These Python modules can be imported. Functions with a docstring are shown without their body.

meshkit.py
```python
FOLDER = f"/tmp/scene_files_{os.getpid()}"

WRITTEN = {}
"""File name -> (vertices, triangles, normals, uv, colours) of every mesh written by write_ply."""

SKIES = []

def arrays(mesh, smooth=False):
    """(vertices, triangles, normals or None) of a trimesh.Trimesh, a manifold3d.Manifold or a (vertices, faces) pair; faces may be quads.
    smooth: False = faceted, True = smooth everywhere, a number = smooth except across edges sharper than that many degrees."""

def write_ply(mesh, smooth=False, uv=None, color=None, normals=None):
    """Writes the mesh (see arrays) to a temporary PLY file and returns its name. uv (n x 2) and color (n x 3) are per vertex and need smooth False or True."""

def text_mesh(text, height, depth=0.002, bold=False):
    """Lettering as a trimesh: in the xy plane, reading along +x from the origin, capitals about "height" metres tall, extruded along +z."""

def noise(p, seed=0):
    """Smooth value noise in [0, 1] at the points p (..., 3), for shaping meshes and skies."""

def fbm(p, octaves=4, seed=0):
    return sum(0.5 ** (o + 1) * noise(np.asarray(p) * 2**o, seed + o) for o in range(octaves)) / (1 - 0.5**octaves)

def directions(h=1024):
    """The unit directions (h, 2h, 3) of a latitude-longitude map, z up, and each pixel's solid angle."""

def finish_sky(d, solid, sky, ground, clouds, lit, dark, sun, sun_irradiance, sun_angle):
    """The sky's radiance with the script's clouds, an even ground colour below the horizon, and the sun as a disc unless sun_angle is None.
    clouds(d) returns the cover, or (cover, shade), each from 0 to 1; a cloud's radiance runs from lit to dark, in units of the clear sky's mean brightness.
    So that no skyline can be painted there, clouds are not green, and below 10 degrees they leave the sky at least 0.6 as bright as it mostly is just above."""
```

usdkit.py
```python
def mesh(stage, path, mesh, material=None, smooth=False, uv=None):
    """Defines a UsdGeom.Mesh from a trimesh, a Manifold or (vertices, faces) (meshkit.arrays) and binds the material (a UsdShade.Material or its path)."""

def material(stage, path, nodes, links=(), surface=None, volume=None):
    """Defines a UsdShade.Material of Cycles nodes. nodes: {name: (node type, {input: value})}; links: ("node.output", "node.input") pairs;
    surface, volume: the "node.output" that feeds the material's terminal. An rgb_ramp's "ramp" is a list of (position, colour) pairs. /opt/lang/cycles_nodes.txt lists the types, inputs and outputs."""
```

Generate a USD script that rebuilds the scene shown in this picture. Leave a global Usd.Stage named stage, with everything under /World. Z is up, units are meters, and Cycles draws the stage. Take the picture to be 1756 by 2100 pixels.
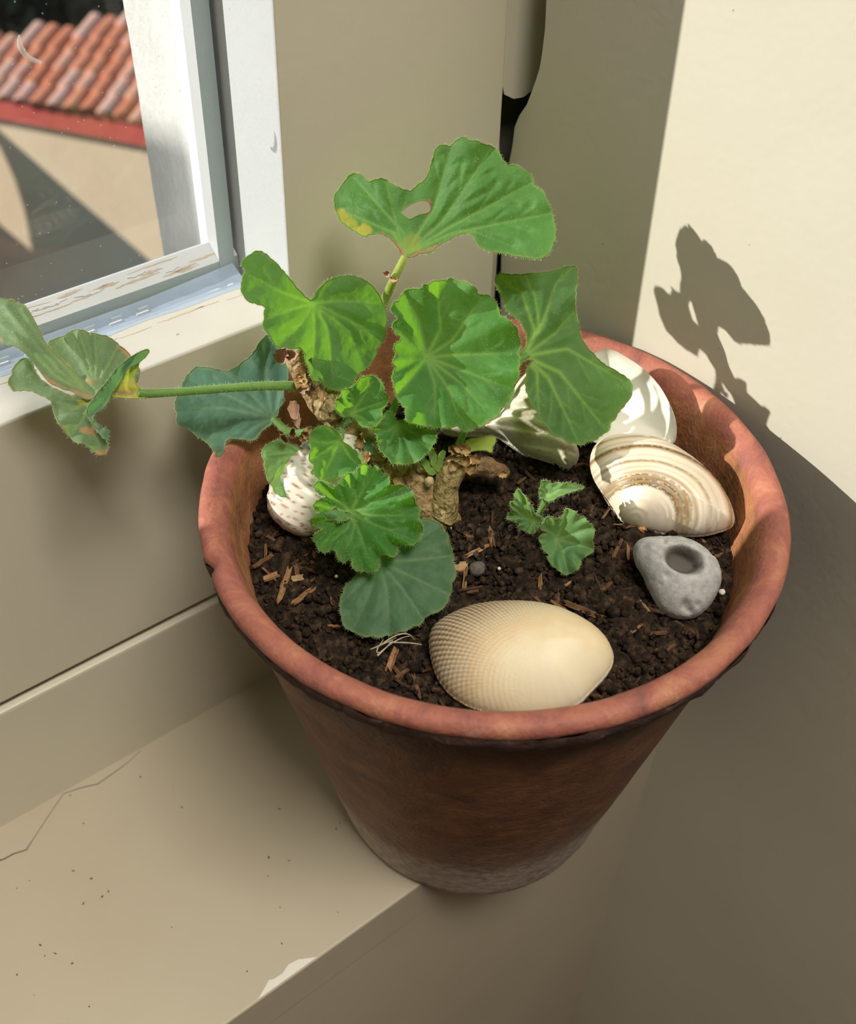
import math, random
import numpy as np, trimesh, usdkit, meshkit, shapely
import manifold3d as m3
from shapely.geometry import Polygon
from scipy.spatial import Delaunay, cKDTree
from scipy.interpolate import RBFInterpolator
from pxr import Usd, UsdGeom, UsdShade, UsdLux, Sdf, Gf, Vt

stage = Usd.Stage.CreateInMemory()
UsdGeom.SetStageUpAxis(stage, 'Z'); UsdGeom.SetStageMetersPerUnit(stage, 1.0)
UsdGeom.Xform.Define(stage, '/World'); UsdGeom.Scope.Define(stage, '/World/Looks')
rng = np.random.default_rng(7)

# ---------------------------------------------------------------- camera
CAM = np.array([-0.26715925, -0.29634904, 0.42850725])
RT = np.array([0.79997316, -0.5999831, 0.00795115]); UP = np.array([0.41911428, 0.56820078, 0.70816036]); FW = np.array([0.4294021, 0.56317684, -0.70600686])
FPX, CX, CY = 2086.05, 878.0, 1050.0
cam = UsdGeom.Camera.Define(stage, '/World/camera')
M = Gf.Matrix4d(*[float(v) for v in (*RT, 0, *UP, 0, *(-FW), 0, *CAM, 1)])
cam.AddTransformOp().Set(M)
cam.CreateHorizontalApertureAttr(36.0); cam.CreateVerticalApertureAttr(36.0 * 2100 / 1756)
cam.CreateFocalLengthAttr(36.0 * FPX / 1756)
cam.CreateFStopAttr(15.0); cam.CreateFocusDistanceAttr(0.352)
cam.CreateClippingRangeAttr(Gf.Vec2f(0.02, 500))
cam.CreateExposureAttr(0.06)

# ---------------------------------------------------------------- sun and sky
SUN = np.array([0.768, -0.519, -0.393]); SUN /= np.linalg.norm(SUN)
sun = UsdLux.DistantLight.Define(stage, '/World/sun')
zax = -SUN; xax = np.cross([0, 0, 1.0], zax); xax /= np.linalg.norm(xax); yax = np.cross(zax, xax)
sun.AddTransformOp().Set(Gf.Matrix4d(*[float(v) for v in (*xax, 0, *yax, 0, *zax, 0, 0, 0, 0, 1)]))
sun.CreateAngleAttr(0.53); sun.CreateIntensityAttr(1.34 / (math.pi * math.radians(.265) ** 2)); sun.CreateColorAttr(Gf.Vec3f(1.0, 0.965, 0.89))
sky = UsdLux.DomeLight.Define(stage, '/World/sky')
sky.CreateIntensityAttr(0.10); sky.CreateColorAttr(Gf.Vec3f(0.45, 0.74, 1.0))

roof = UsdLux.RectLight.Define(stage, '/World/room_fill_light')                 # added fill light over the room behind the camera, brightens the walls and sill
roof.AddTransformOp().Set(Gf.Matrix4d(1, 0, 0, 0, 0, 1, 0, 0, 0, 0, 1, 0, -0.06, -0.78, 1.94, 1))
roof.CreateWidthAttr(0.95); roof.CreateHeightAttr(0.62); roof.CreateIntensityAttr(33); roof.CreateColorAttr(Gf.Vec3f(1.0, 0.95, 0.86))

# ---------------------------------------------------------------- helpers
def ray(px, py): return FW + (px - CX) / FPX * RT - (py - CY) / FPX * UP
def pt(px, py, d):
    px, py, d = np.broadcast_arrays(np.asarray(px, float), np.asarray(py, float), np.asarray(d, float))
    return CAM + d[..., None] * (FW + ((px - CX) / FPX)[..., None] * RT - ((py - CY) / FPX)[..., None] * UP)
def on_plane(px, py, n, o):
    n = np.asarray(n, float); d = ray(px, py); return CAM + d * (((np.asarray(o, float) - CAM) @ n) / (d @ n))
def depth_on(px, py, n, o): return float((on_plane(px, py, n, o) - CAM) @ FW)
USED = {}
def numbered(parent, name):
    k = (parent, name); USED[k] = USED.get(k, -1) + 1
    return f'{parent}/{name}' + (f'_{USED[k]:03d}' if USED[k] else '')
ORIGIN = {'/World': np.zeros(3)}
def tag(prim, label=None, category=None, group=None, kind=None):
    for k, v in (('label', label), ('category', category), ('group', group), ('kind', kind)):
        if v: prim.SetCustomDataByKey(k, v)
    return prim
def thing(name, base, label, category=None, group=None, kind=None):
    p = numbered('/World', name); x = UsdGeom.Xform.Define(stage, p); x.AddTranslateOp().Set(Gf.Vec3d(*map(float, base)))
    ORIGIN[p] = np.asarray(base, float); tag(x.GetPrim(), label, category, group, kind); return p
def obj(name, mesh, mat, parent='/World', smooth=30, attrs=None, label=None, category=None, group=None, kind=None):
    """one Mesh prim; vertices are given in world coordinates"""
    p = numbered(parent, name); o = ORIGIN[parent]
    if attrs is None:
        v, f, n = meshkit.arrays(mesh, smooth)
    else:
        v, f, n = meshkit.arrays(mesh, True if smooth else False)
    base = o
    m = UsdGeom.Mesh.Define(stage, p)
    if parent == '/World' and kind != 'structure':
        base = np.array([(v[:, 0].min() + v[:, 0].max()) / 2, (v[:, 1].min() + v[:, 1].max()) / 2, v[:, 2].min()]); m.AddTranslateOp().Set(Gf.Vec3d(*map(float, base)))
    ORIGIN[p] = base
    m.CreatePointsAttr(Vt.Vec3fArray.FromNumpy((v - base).astype(np.float32)))
    m.CreateFaceVertexCountsAttr(Vt.IntArray.FromNumpy(np.full(len(f), 3, np.int32)))
    m.CreateFaceVertexIndicesAttr(Vt.IntArray.FromNumpy(f.astype(np.int32).ravel()))
    m.CreateSubdivisionSchemeAttr('none')
    if n is not None:
        m.CreateNormalsAttr(Vt.Vec3fArray.FromNumpy(n.astype(np.float32))); m.SetNormalsInterpolation('vertex')
    for k, a in (attrs or {}).items():
        UsdGeom.PrimvarsAPI(m).CreatePrimvar(k, Sdf.ValueTypeNames.FloatArray, 'vertex').Set(Vt.FloatArray.FromNumpy(np.asarray(a, np.float32)))
    UsdShade.MaterialBindingAPI.Apply(m.GetPrim()).Bind(mat)
    tag(m.GetPrim(), label, category, group, kind)
    return p
def curves(name, strands, width, mat, parent, kind=None):
    """strands: (n, k, 3) world points"""
    p = numbered(parent, name); o = ORIGIN[parent]; s = np.asarray(strands, float)
    c = UsdGeom.BasisCurves.Define(stage, p); c.CreateTypeAttr('linear'); c.CreateWrapAttr('nonperiodic')
    c.CreatePointsAttr(Vt.Vec3fArray.FromNumpy((s.reshape(-1, 3) - o).astype(np.float32)))
    c.CreateCurveVertexCountsAttr(Vt.IntArray.FromNumpy(np.full(len(s), s.shape[1], np.int32)))
    w = np.tile(np.linspace(width, width * .35, s.shape[1]), len(s)).astype(np.float32)
    c.CreateWidthsAttr(Vt.FloatArray.FromNumpy(w)); c.SetWidthsInterpolation('vertex')
    UsdShade.MaterialBindingAPI.Apply(c.GetPrim()).Bind(mat); tag(c.GetPrim(), kind=kind); return p
def box(lo, hi): 
    lo, hi = np.asarray(lo, float), np.asarray(hi, float); b = trimesh.creation.box(hi - lo); b.apply_translation((lo + hi) / 2); return b
def cat(*ms): return trimesh.util.concatenate(list(ms))
def mani(vf): return vf
def prism(poly, axis, a, b):
    """2-D polygon extruded along an axis from a to b; the polygon's coordinates are the two other axes in order"""
    P = poly if isinstance(poly, Polygon) else Polygon(poly)
    m = trimesh.creation.extrude_polygon(P, b - a, engine='earcut'); v = m.vertices.copy(); w = np.empty_like(v)
    o = [k for k in range(3) if k != axis]; w[:, o[0]], w[:, o[1]], w[:, axis] = v[:, 0], v[:, 1], v[:, 2] + a
    m = trimesh.Trimesh(w, m.faces, process=False)
    if m.volume < 0: m.invert()
    return m
def tube(points, radii, sides=14, cap=True, steps=None, rough=0.0, seed=0):
    """a smooth tube through the points (Catmull-Rom), with optional bumpiness"""
    p = np.asarray(points, float); r = np.broadcast_to(np.asarray(radii, float), (len(p),))
    n = steps or max(8, 8 * (len(p) - 1)); t = np.linspace(0, len(p) - 1, n)
    from scipy.interpolate import CubicSpline, PchipInterpolator
    k = np.arange(len(p)); c = CubicSpline(k, p)(t) if len(p) > 2 else np.stack([np.interp(t, k, p[:, a]) for a in range(3)], 1)
    rr = PchipInterpolator(k, r)(t) if len(p) > 2 else np.interp(t, k, r)
    T = np.gradient(c, axis=0); T /= np.linalg.norm(T, axis=1, keepdims=True)
    a = np.cross(T[0], [0.3, 0.2, 0.9]); A = []
    for q in T:
        a = a - (a @ q) * q; a = a / np.linalg.norm(a); A.append(a)
    A = np.array(A); B = np.cross(T, A); ang = np.arange(sides) * 2 * np.pi / sides
    v = c[:, None] + rr[:, None, None] * (np.cos(ang)[None, :, None] * A[:, None] + np.sin(ang)[None, :, None] * B[:, None])
    if rough:
        nn = meshkit.fbm(v * (0.9 / rr.max()) + seed, 3) - .5
        v = c[:, None] + (v - c[:, None]) * (1 + rough * nn[..., None] * 2)
    i, j = np.meshgrid(np.arange(n - 1), np.arange(sides), indexing='ij')
    q = np.stack([i * sides + j, i * sides + (j + 1) % sides, (i + 1) * sides + (j + 1) % sides, (i + 1) * sides + j], -1).reshape(-1, 4)
    f = np.vstack([q[:, [0, 1, 2]], q[:, [0, 2, 3]]]); v = v.reshape(-1, 3)
    if cap:
        v = np.vstack([v, c[0] - T[0] * rr[0] * .25, c[-1] + T[-1] * rr[-1] * .35]); L = n * sides; e = (n - 1) * sides; s = np.arange(sides)
        f = np.vstack([f, np.stack([np.full(sides, L), (s + 1) % sides, s], 1), np.stack([np.full(sides, L + 1), e + s, e + (s + 1) % sides], 1)])
    m = trimesh.Trimesh(v, f, process=False)
    if m.volume < 0: m.invert()
    return m
def lathe(profile, center, n=240, noise=None):
    """profile: (r, z) from bottom-outside round to the inside; closed if its first and last r are 0"""
    P = np.asarray(profile, float); a = np.arange(n) * 2 * np.pi / n
    v = np.stack([P[:, None, 0] * np.cos(a), P[:, None, 0] * np.sin(a), np.broadcast_to(P[:, None, 1], (len(P), n))], -1)
    if noise is not None: v = noise(v)
    v = v + np.array([*center, 0.0]) if len(center) == 2 else v + np.asarray(center)
    i, j = np.meshgrid(np.arange(len(P) - 1), np.arange(n), indexing='ij')
    q = np.stack([i * n + j, i * n + (j + 1) % n, (i + 1) * n + (j + 1) % n, (i + 1) * n + j], -1).reshape(-1, 4)
    return trimesh.Trimesh(v.reshape(-1, 3), np.vstack([q[:, [0, 1, 2]], q[:, [0, 2, 3]]]), process=False)

# ---------------------------------------------------------------- materials
def material(name, nodes, links, surface): return usdkit.material(stage, f'/World/Looks/{name}', nodes, links, surface)
def painted(name, col, dark, rough=.45, specks=.0, bump=.15, grain=60., spot=(.12, .09, .06), amount=.35):
    """old paint: slightly uneven colour, brush relief, a few nicks"""
    return material(name, {'g': ('geometry', {}), 'n': ('noise_texture', {'scale': 9., 'detail': 4.}), 'r': ('rgb_ramp', {'ramp': [(.35, col), (.75, dark)]}),
        'v': ('voronoi_texture', {'scale': 95.}), 'nm': ('noise_texture', {'scale': 33., 'detail': 1.}), 'dv': ('math', {'math_type': 'multiply_add', 'value2': .1, 'value3': specks - .05}),
        'lt': ('math', {'math_type': 'less_than'}), 'mx': ('mix_color', {'b': spot}), 'am': ('math', {'math_type': 'multiply', 'value2': amount * 2}),
        'b1': ('noise_texture', {'scale': grain * 8, 'detail': 4.}), 'b2': ('noise_texture', {'scale': grain, 'detail': 3.}), 'ba': ('math', {'math_type': 'multiply_add', 'value2': .35}),
        'bp': ('bump', {'strength': bump, 'distance': .0006}), 'p': ('principled_bsdf', {'roughness': rough, 'specular_ior_level': .35})},
        [('g.position', 'n.vector'), ('n.fac', 'r.fac'), ('g.position', 'v.vector'), ('g.position', 'nm.vector'), ('nm.fac', 'dv.value1'), ('v.distance', 'lt.value1'), ('dv.value', 'lt.value2'),
         ('lt.value', 'am.value1'), ('r.color', 'mx.a'), ('am.value', 'mx.fac'), ('g.position', 'b1.vector'), ('g.position', 'b2.vector'), ('b1.fac', 'ba.value1'), ('b2.fac', 'ba.value3'),
         ('ba.value', 'bp.height'), ('mx.result', 'p.base_color'), ('bp.normal', 'p.normal')], 'p.BSDF')
def mottled(name, stops, scale=40., detail=5., rough=.8, bump=.4, bscale=300., dist=.001, spec=.3, distort=0., extra=None):
    n = {'g': ('geometry', {}), 'n': ('noise_texture', {'scale': scale, 'detail': detail, 'roughness': .6, 'distortion': distort}), 'r': ('rgb_ramp', {'ramp': stops}),
         'b': ('noise_texture', {'scale': bscale, 'detail': 5.}), 'bp': ('bump', {'strength': bump, 'distance': dist}), 'p': ('principled_bsdf', {'roughness': rough, 'specular_ior_level': spec, **(extra or {})})}
    return material(name, n, [('g.position', 'n.vector'), ('n.fac', 'r.fac'), ('r.color', 'p.base_color'), ('g.position', 'b.vector'), ('b.fac', 'bp.height'), ('bp.normal', 'p.normal')], 'p.BSDF')
CREAM = painted('cream_paint', (.60, .565, .47), (.565, .53, .435), .5, .025, .3, 45., (.20, .17, .12), .3)
PANEL = painted('beige_paint', (.65, .60, .47), (.61, .565, .44), .42, .0, .2, 50.)
SILLP = painted('sill_paint', (.475, .415, .31), (.43, .365, .265), .5, .02, .12, 45., (.10, .075, .05), .4)
WHITE = painted('white_paint', (.57, .585, .59), (.51, .525, .53), .4, .03, .35, 90., (.35, .36, .36), .35)
LEDGEP = painted('ledge_paint', (.58, .555, .50), (.46, .43, .37), .45, .05, .25, 60., (.28, .22, .15), .4)
SASH_SHADE = painted('shaded_sash_paint', (.36, .42, .42), (.30, .35, .35), .5, .02, .5, 70., (.55, .57, .55), .4)  # white sash greyed: shade of its room-side faces put into the colour
ROOM = painted('room_plaster', (.16, .14, .115), (.15, .13, .105), .7)
FLOORM = mottled('oak_floor', [(.3, (.08, .045, .025)), (.7, (.12, .07, .04))], 8.)
RAWWOOD = mottled('bare_weathered_wood', [(.3, (.42, .33, .24)), (.7, (.62, .53, .42))], 60., 5., .8, .5, 400.)
PLASTER = mottled('outside_plaster', [(.3, (.46, .45, .42)), (.55, (.54, .53, .51)), (.8, (.40, .385, .34))], 22., 5., .9, .4, 250., .002)
DARK = mottled('dark_gap', [(0, (.07, .066, .055)), (1, (.12, .112, .09))], 60.)

# ---------------------------------------------------------------- the setting: window corner and room
SPL = 0.06674                                       # the right reveal wall opens out: x = -SPL * y
def wallx(y): return -SPL * y
WN = np.array([1, SPL, 0.0])
ZL, ZG, DS, XJ, LEAN = 0.206, 0.0738, 0.1368, -0.1087, 0.042
edge = [(1123, -40), (1118, 60), (1112, 110), (1107, 140), (1099, 165), (1090, 190), (1081, 214), (1066, 236), (1056, 260), (1051, 300), (1045, 330), (1037, 380), (1031, 450), (1028, 540), (1027, 640)]
e3 = np.array([on_plane(a, b, WN, (0, 0, 0)) for a, b in edge])
L = math.hypot(1, SPL)
ed = [(p[1] * L, p[2]) for p in e3]
ed = [(ed[0][0], 1.7)] + ed + [(-.001, .1), (-.001, -.76)]
pw = prism(Polygon(ed + [(-.4, -.76), (-.4, 1.7)]).buffer(0), 0, 0, .1)        # y' , z in the wall's plane
a = math.atan(SPL); c_, s_ = math.cos(a), math.sin(a); v = pw.vertices.copy()
pw.vertices = np.stack([v[:, 0] * c_ - v[:, 1] * s_, v[:, 0] * s_ + v[:, 1] * c_, v[:, 2]], 1)
obj('wall_right', pw, CREAM, smooth=25, kind='structure', label='cream plastered side wall of the window recess, half in sunlight')
def bev(poly, r): return Polygon(poly).buffer(-r).buffer(r, quad_segs=4)
sill = prism(bev([(-DS, -.03), (-DS, 0), (.02, 0), (.02, -.03)], .0012), 0, -1.06, .012)
obj('window_sill', sill, SILLP, smooth=40, kind='structure', label='beige painted window sill under the pot, cracked and chipped')
obj('wall_lower', box((-1.06, -DS + .0006, -.76), (.02, .0, -.0295)), SILLP, kind='structure', label='dark shaded wall face below the front edge of the sill')
trim = prism(Polygon([(-.0014, -.001), (-.0014, .0695), (-.0009, .0712), (.0004, .072), (.007, .072), (.007, -.001)]), 0, -1.06, -.004)
obj('trim_1', trim, PANEL, smooth=35, kind='structure', label='low painted board along the back of the sill, below a dark groove')
win = thing('window_1', (-.55, .04, ZL), 'old white casement window with flaking paint beside the plant', kind='structure')
# frame: bottom rail with its ledge, and the broad post on the right; one casting of paint
rail = prism(bev([(0, .0755), (0, .206), (.028, .206), (.034, .2035), (.036, .195), (.054, .190), (.095, .140), (.095, .0755)], .0013), 0, -1.06, -.0070)
post = prism(bev([(-.0067, 0), (-.0067, .095), (XJ, .095), (XJ, 0)], .0012), 2, .15, 1.7)
pv = post.vertices.copy(); w = (pv[:, 0] < -.05); pv[w, 0] += LEAN * (pv[w, 2] - .206); post = trimesh.Trimesh(pv, post.faces, process=False)
post = trimesh.Trimesh(*trimesh.intersections.slice_mesh_plane(post, [0, 0, 1], [0, 0, .2], cap=False).__dict__.values()) if False else post
def to_m(m): return m3.Manifold(m3.Mesh(np.asarray(m.vertices, np.float32), np.asarray(m.faces, np.uint32)))
def fr_m(m):
    q = m.to_mesh(); return trimesh.Trimesh(q.vert_properties[:, :3], q.tri_verts, process=False)
def union(*ms):
    r = to_m(ms[0])
    for q in ms[1:]: r = r + to_m(q)
    return fr_m(r)
postc = fr_m(to_m(post) - to_m(box((-1, -1, 0), (0, .0365, .2055)).apply_translation((0, 0, 0)))) if False else post
unseen_post = prism(bev([(-.424, 0), (-.424, .095), (-.515, .095), (-.515, 0)], .0012), 2, .15, 1.7)                # unseen post left of view, placed to keep sun off the pot
fr = union(rail, post, unseen_post)
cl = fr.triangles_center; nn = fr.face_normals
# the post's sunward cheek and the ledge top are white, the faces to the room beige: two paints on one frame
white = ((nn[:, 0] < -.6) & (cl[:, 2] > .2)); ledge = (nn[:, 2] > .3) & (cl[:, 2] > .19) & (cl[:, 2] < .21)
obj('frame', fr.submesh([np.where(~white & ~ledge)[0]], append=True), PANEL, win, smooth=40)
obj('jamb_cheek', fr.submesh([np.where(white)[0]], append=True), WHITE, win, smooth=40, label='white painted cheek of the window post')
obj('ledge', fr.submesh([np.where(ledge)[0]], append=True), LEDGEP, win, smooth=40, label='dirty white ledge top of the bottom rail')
obj('groove_filler', box((-1.06, .0065, .06), (-.004, .02, .085)), DARK, win)
# sash
XS = -.1092                                          # outer edge of the stile
XI, YG, YF = -.1172, .047, .040
st = prism([(XS - .0012, YF - .0003), (XS - .0012, .055), (XI, .055), (XI, YF - .0003)], 2, .2015, 1.6)
sv = st.vertices.copy(); sv[:, 0] += LEAN * (sv[:, 2] - .215); st.vertices = sv
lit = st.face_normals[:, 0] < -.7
st2 = prism([(-.416, YF), (-.416, .055), (-.426, .055), (-.426, YF)], 2, .2015, 1.65); st3 = prism([(-.513, YF), (-.513, .055), (-.523, .055), (-.523, YF)], 2, .2015, 1.65)  # stiles flanking the unseen post, out of view as well
obj('sash_stile', st2, SASH_SHADE, win, smooth=30); obj('sash_stile', st3, SASH_SHADE, win, smooth=30)
obj('sash_stile', st.submesh([np.where(~lit)[0]], append=True), SASH_SHADE, win, smooth=30, label='sash stile with its shade coloured grey-green')
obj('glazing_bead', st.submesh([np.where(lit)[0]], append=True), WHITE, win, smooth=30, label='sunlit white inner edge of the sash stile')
br = prism([(YF, .2), (YF, .2115), (YF + .0008, .2122), (YG, .2168), (YG + .0012, .2166), (YG + .002, .216), (.055, .2)], 0, -1.05, -.1089)
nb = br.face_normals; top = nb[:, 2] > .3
obj('sash_rail', br.submesh([np.where(~top)[0]], append=True), SASH_SHADE, win, smooth=30, label='bottom rail of the sash with its shade coloured grey-green')
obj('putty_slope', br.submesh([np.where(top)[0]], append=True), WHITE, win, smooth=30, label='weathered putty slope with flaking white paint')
e1 = np.array([1, 0, 0]); e2 = np.array([0, .0062, .0046]); e2 /= np.linalg.norm(e2); e3_ = np.cross(e1, e2)
def on_slope(poly, thick, name, mat):
    fl = trimesh.creation.extrude_polygon(poly, thick, engine='earcut'); o = np.array([0, YF + .0008, .2122]) + e3_ * .00005; fl.vertices = o + fl.vertices[:, :1] * e1 + fl.vertices[:, 1:2] * e2 + fl.vertices[:, 2:] * e3_; obj(name, fl, mat, win, smooth=False)
def ragged_strip(xa, xb, t0, w0, seed):
    g = np.random.default_rng(seed); X = np.linspace(xa, xb, 14); mid = t0 + np.cumsum(g.normal(0, .00012, 14)); hw_ = w0 * np.sin(np.linspace(.08, np.pi - .08, 14)) * g.uniform(.5, 1.2, 14); return Polygon(np.vstack([np.c_[X, mid + hw_], np.c_[X, mid - hw_][::-1]])).buffer(0)
for k in range(40):                                  # bare weathered wood showing along the cracks of the paint
    x = -.36 + .235 * (k + rng.uniform(-.4, .4)) / 40; t0 = rng.choice([.0004, .0008, .0026, .0044, .0060]) + rng.uniform(-.0004, .0004); p_ = ragged_strip(x, x + rng.uniform(.006, .022), t0, rng.uniform(.00015, .0007) if t0 > .001 else .0006, k)
    if p_.geom_type == 'Polygon' and not p_.is_empty: on_slope(p_, .00012, 'bare_crack', RAWWOOD)
for k in range(16):                                  # lifted flakes of white paint
    x = -.35 + .22 * (k + rng.uniform(-.4, .4)) / 16; p_ = ragged_strip(x, x + rng.uniform(.005, .014), rng.uniform(.0015, .0058), rng.uniform(.0004, .0009), 90 + k)
    if p_.geom_type == 'Polygon' and not p_.is_empty: on_slope(p_, .00035, 'paint_flake', WHITE)
GLASS = material('window_glass', {'t': ('transparent_bsdf', {'color': (.97, .98, .97)}), 'gl': ('glossy_bsdf', {'roughness': .02, 'color': (1, 1, 1)}), 'f': ('fresnel', {'IOR': 1.5}), 'm': ('mix_closure', {}),
    'g': ('geometry', {}), 'v': ('voronoi_texture', {'scale': 300.}), 'lt': ('math', {'math_type': 'less_than', 'value2': .09}), 'df': ('diffuse_bsdf', {'color': (.8, .8, .78)}), 'hz': ('math', {'math_type': 'multiply_add', 'value2': .4, 'value3': .012}), 'm2': ('mix_closure', {})},
    [('f.fac', 'm.fac'), ('t.BSDF', 'm.closure1'), ('gl.BSDF', 'm.closure2'), ('g.position', 'v.vector'), ('v.distance', 'lt.value1'), ('lt.value', 'hz.value1'), ('hz.value', 'm2.fac'), ('m.closure', 'm2.closure1'), ('df.BSDF', 'm2.closure2')], 'm2.closure')
obj('glass_pane', (np.array([(-1.05, YG + .001, .2165), (XI + .006, YG + .001, .2165), (XI + .06, YG + .001, 1.6), (-1.05, YG + .001, 1.6)]), np.array([[0, 1, 2], [0, 2, 3]])), GLASS, win, smooth=False, label='slightly dusty window pane')
# clear plastic draught strip bent between ledge and sash
STRIP = material('clear_plastic', {'t': ('transparent_bsdf', {'color': (.86, .92, .98)}), 'd': ('principled_bsdf', {'base_color': (.55, .66, .85), 'roughness': .12}), 'g': ('geometry', {}), 'n': ('noise_texture', {'scale': 60., 'detail': 3.}),
    'r': ('math', {'math_type': 'multiply_add', 'value2': .35, 'value3': .28}), 'm': ('mix_closure', {})}, [('g.position', 'n.vector'), ('n.fac', 'r.value1'), ('r.value', 'm.fac'), ('t.BSDF', 'm.closure1'), ('d.BSDF', 'm.closure2')], 'm.closure')
nx = 90; xs = np.linspace(-.42, -.112, nx); S = []
for x in xs:
    wv = .0006 * math.sin(x * 70) + .0004 * math.sin(x * 190); up = .0022 * np.clip((x + .15) / .04, 0, 1)
    S.append([(x, .0262 + wv, .2062), (x, .030 + wv, .2063), (x, .034, .2064 + .4 * up), (x, .037, .2067 + .8 * up), (x, .0392, .2072 + up)])
S = np.array(S); i, j = np.meshgrid(np.arange(nx - 1), np.arange(4), indexing='ij'); q = np.stack([i * 5 + j, (i + 1) * 5 + j, (i + 1) * 5 + j + 1, i * 5 + j + 1], -1).reshape(-1, 4)
obj('draught_strip', (S.reshape(-1, 3), q), STRIP, win, smooth=True, label='clear bluish plastic draught strip along the sash')
for k in range(9):                                   # little embossed dashes on the strip
    x = -.155 - .011 * k
    obj('embossed_dash', box((x - .0028, .0318, .2062), (x + .0022, .0326, .2068)), WHITE, win, smooth=False)
    obj('embossed_dash', box((x - .0010, .0345, .2064), (x + .0032, .0351, .2070)), WHITE, win, smooth=False)
g_ = np.random.default_rng(5)
for k in range(9):                                   # dirt and bare wood along the front edge of the strip
    x = -.245 + .015 * k + g_.uniform(-.003, .003); p_ = ragged_strip(x, x + g_.uniform(.010, .022), .0238 - .0010 * (k % 3) + g_.uniform(-.0006, .0006), g_.uniform(.0003, .0008), 300 + k)
    if p_.geom_type == 'Polygon' and not p_.is_empty: m = trimesh.creation.extrude_polygon(p_, .00012, engine='earcut'); m.apply_translation((0, 0, .2060)); obj('dirt_streak', m, RAWWOOD, win, smooth=False)
PALE_ARC = material('pale_arc_mark', {'t': ('transparent_bsdf', {}), 'd': ('diffuse_bsdf', {'color': (.8, .78, .75)}), 'm': ('mix_closure', {'fac': .35})}, [('t.BSDF', 'm.closure1'), ('d.BSDF', 'm.closure2')], 'm.closure')
sm = [on_plane(a, b, (0, 1, 0), (0, YG, 0)) for a, b in [(40, 72), (40, 88), (45, 102), (54, 114), (66, 122), (84, 128)]]  # pale curved mark on the glass
obj('pale_arc', tube(sm, [.0003, .0007, .0009, .0009, .0008, .0005], 8, steps=30), PALE_ARC, win, smooth=True, label='faint pale arc on the pane')
# batten end in the gap beside the post
bt = prism(Polygon([(-.0062, .27), (-.0062, 1.65), (.0150, 1.65), (.0150, .27), (.0138, .265), (.0110, .2618), (.0060, .2600), (.0010, .2606), (-.0040, .2635)]), 1, .0025, .02)
obj('trim_2', bt, PANEL, smooth=40, kind='structure', label='rounded lower end of a painted batten in the gap beside the window post')
obj('trim_3', box((-.0066, .012, -.02), (.12, .03, 1.7)), DARK, kind='structure', label='dark back of the narrow gap between window post and side wall')
cb = prism(Polygon([(-.0066, -.02), (-.0010, -.02), (-.0012, .19), (-.0022, .225), (-.0040, .245), (-.0066, .252)]), 1, .004, .013)
obj('trim_4', cb, SILLP, smooth=False, kind='structure', label='old filler strip in the lower part of the gap beside the window post')
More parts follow.
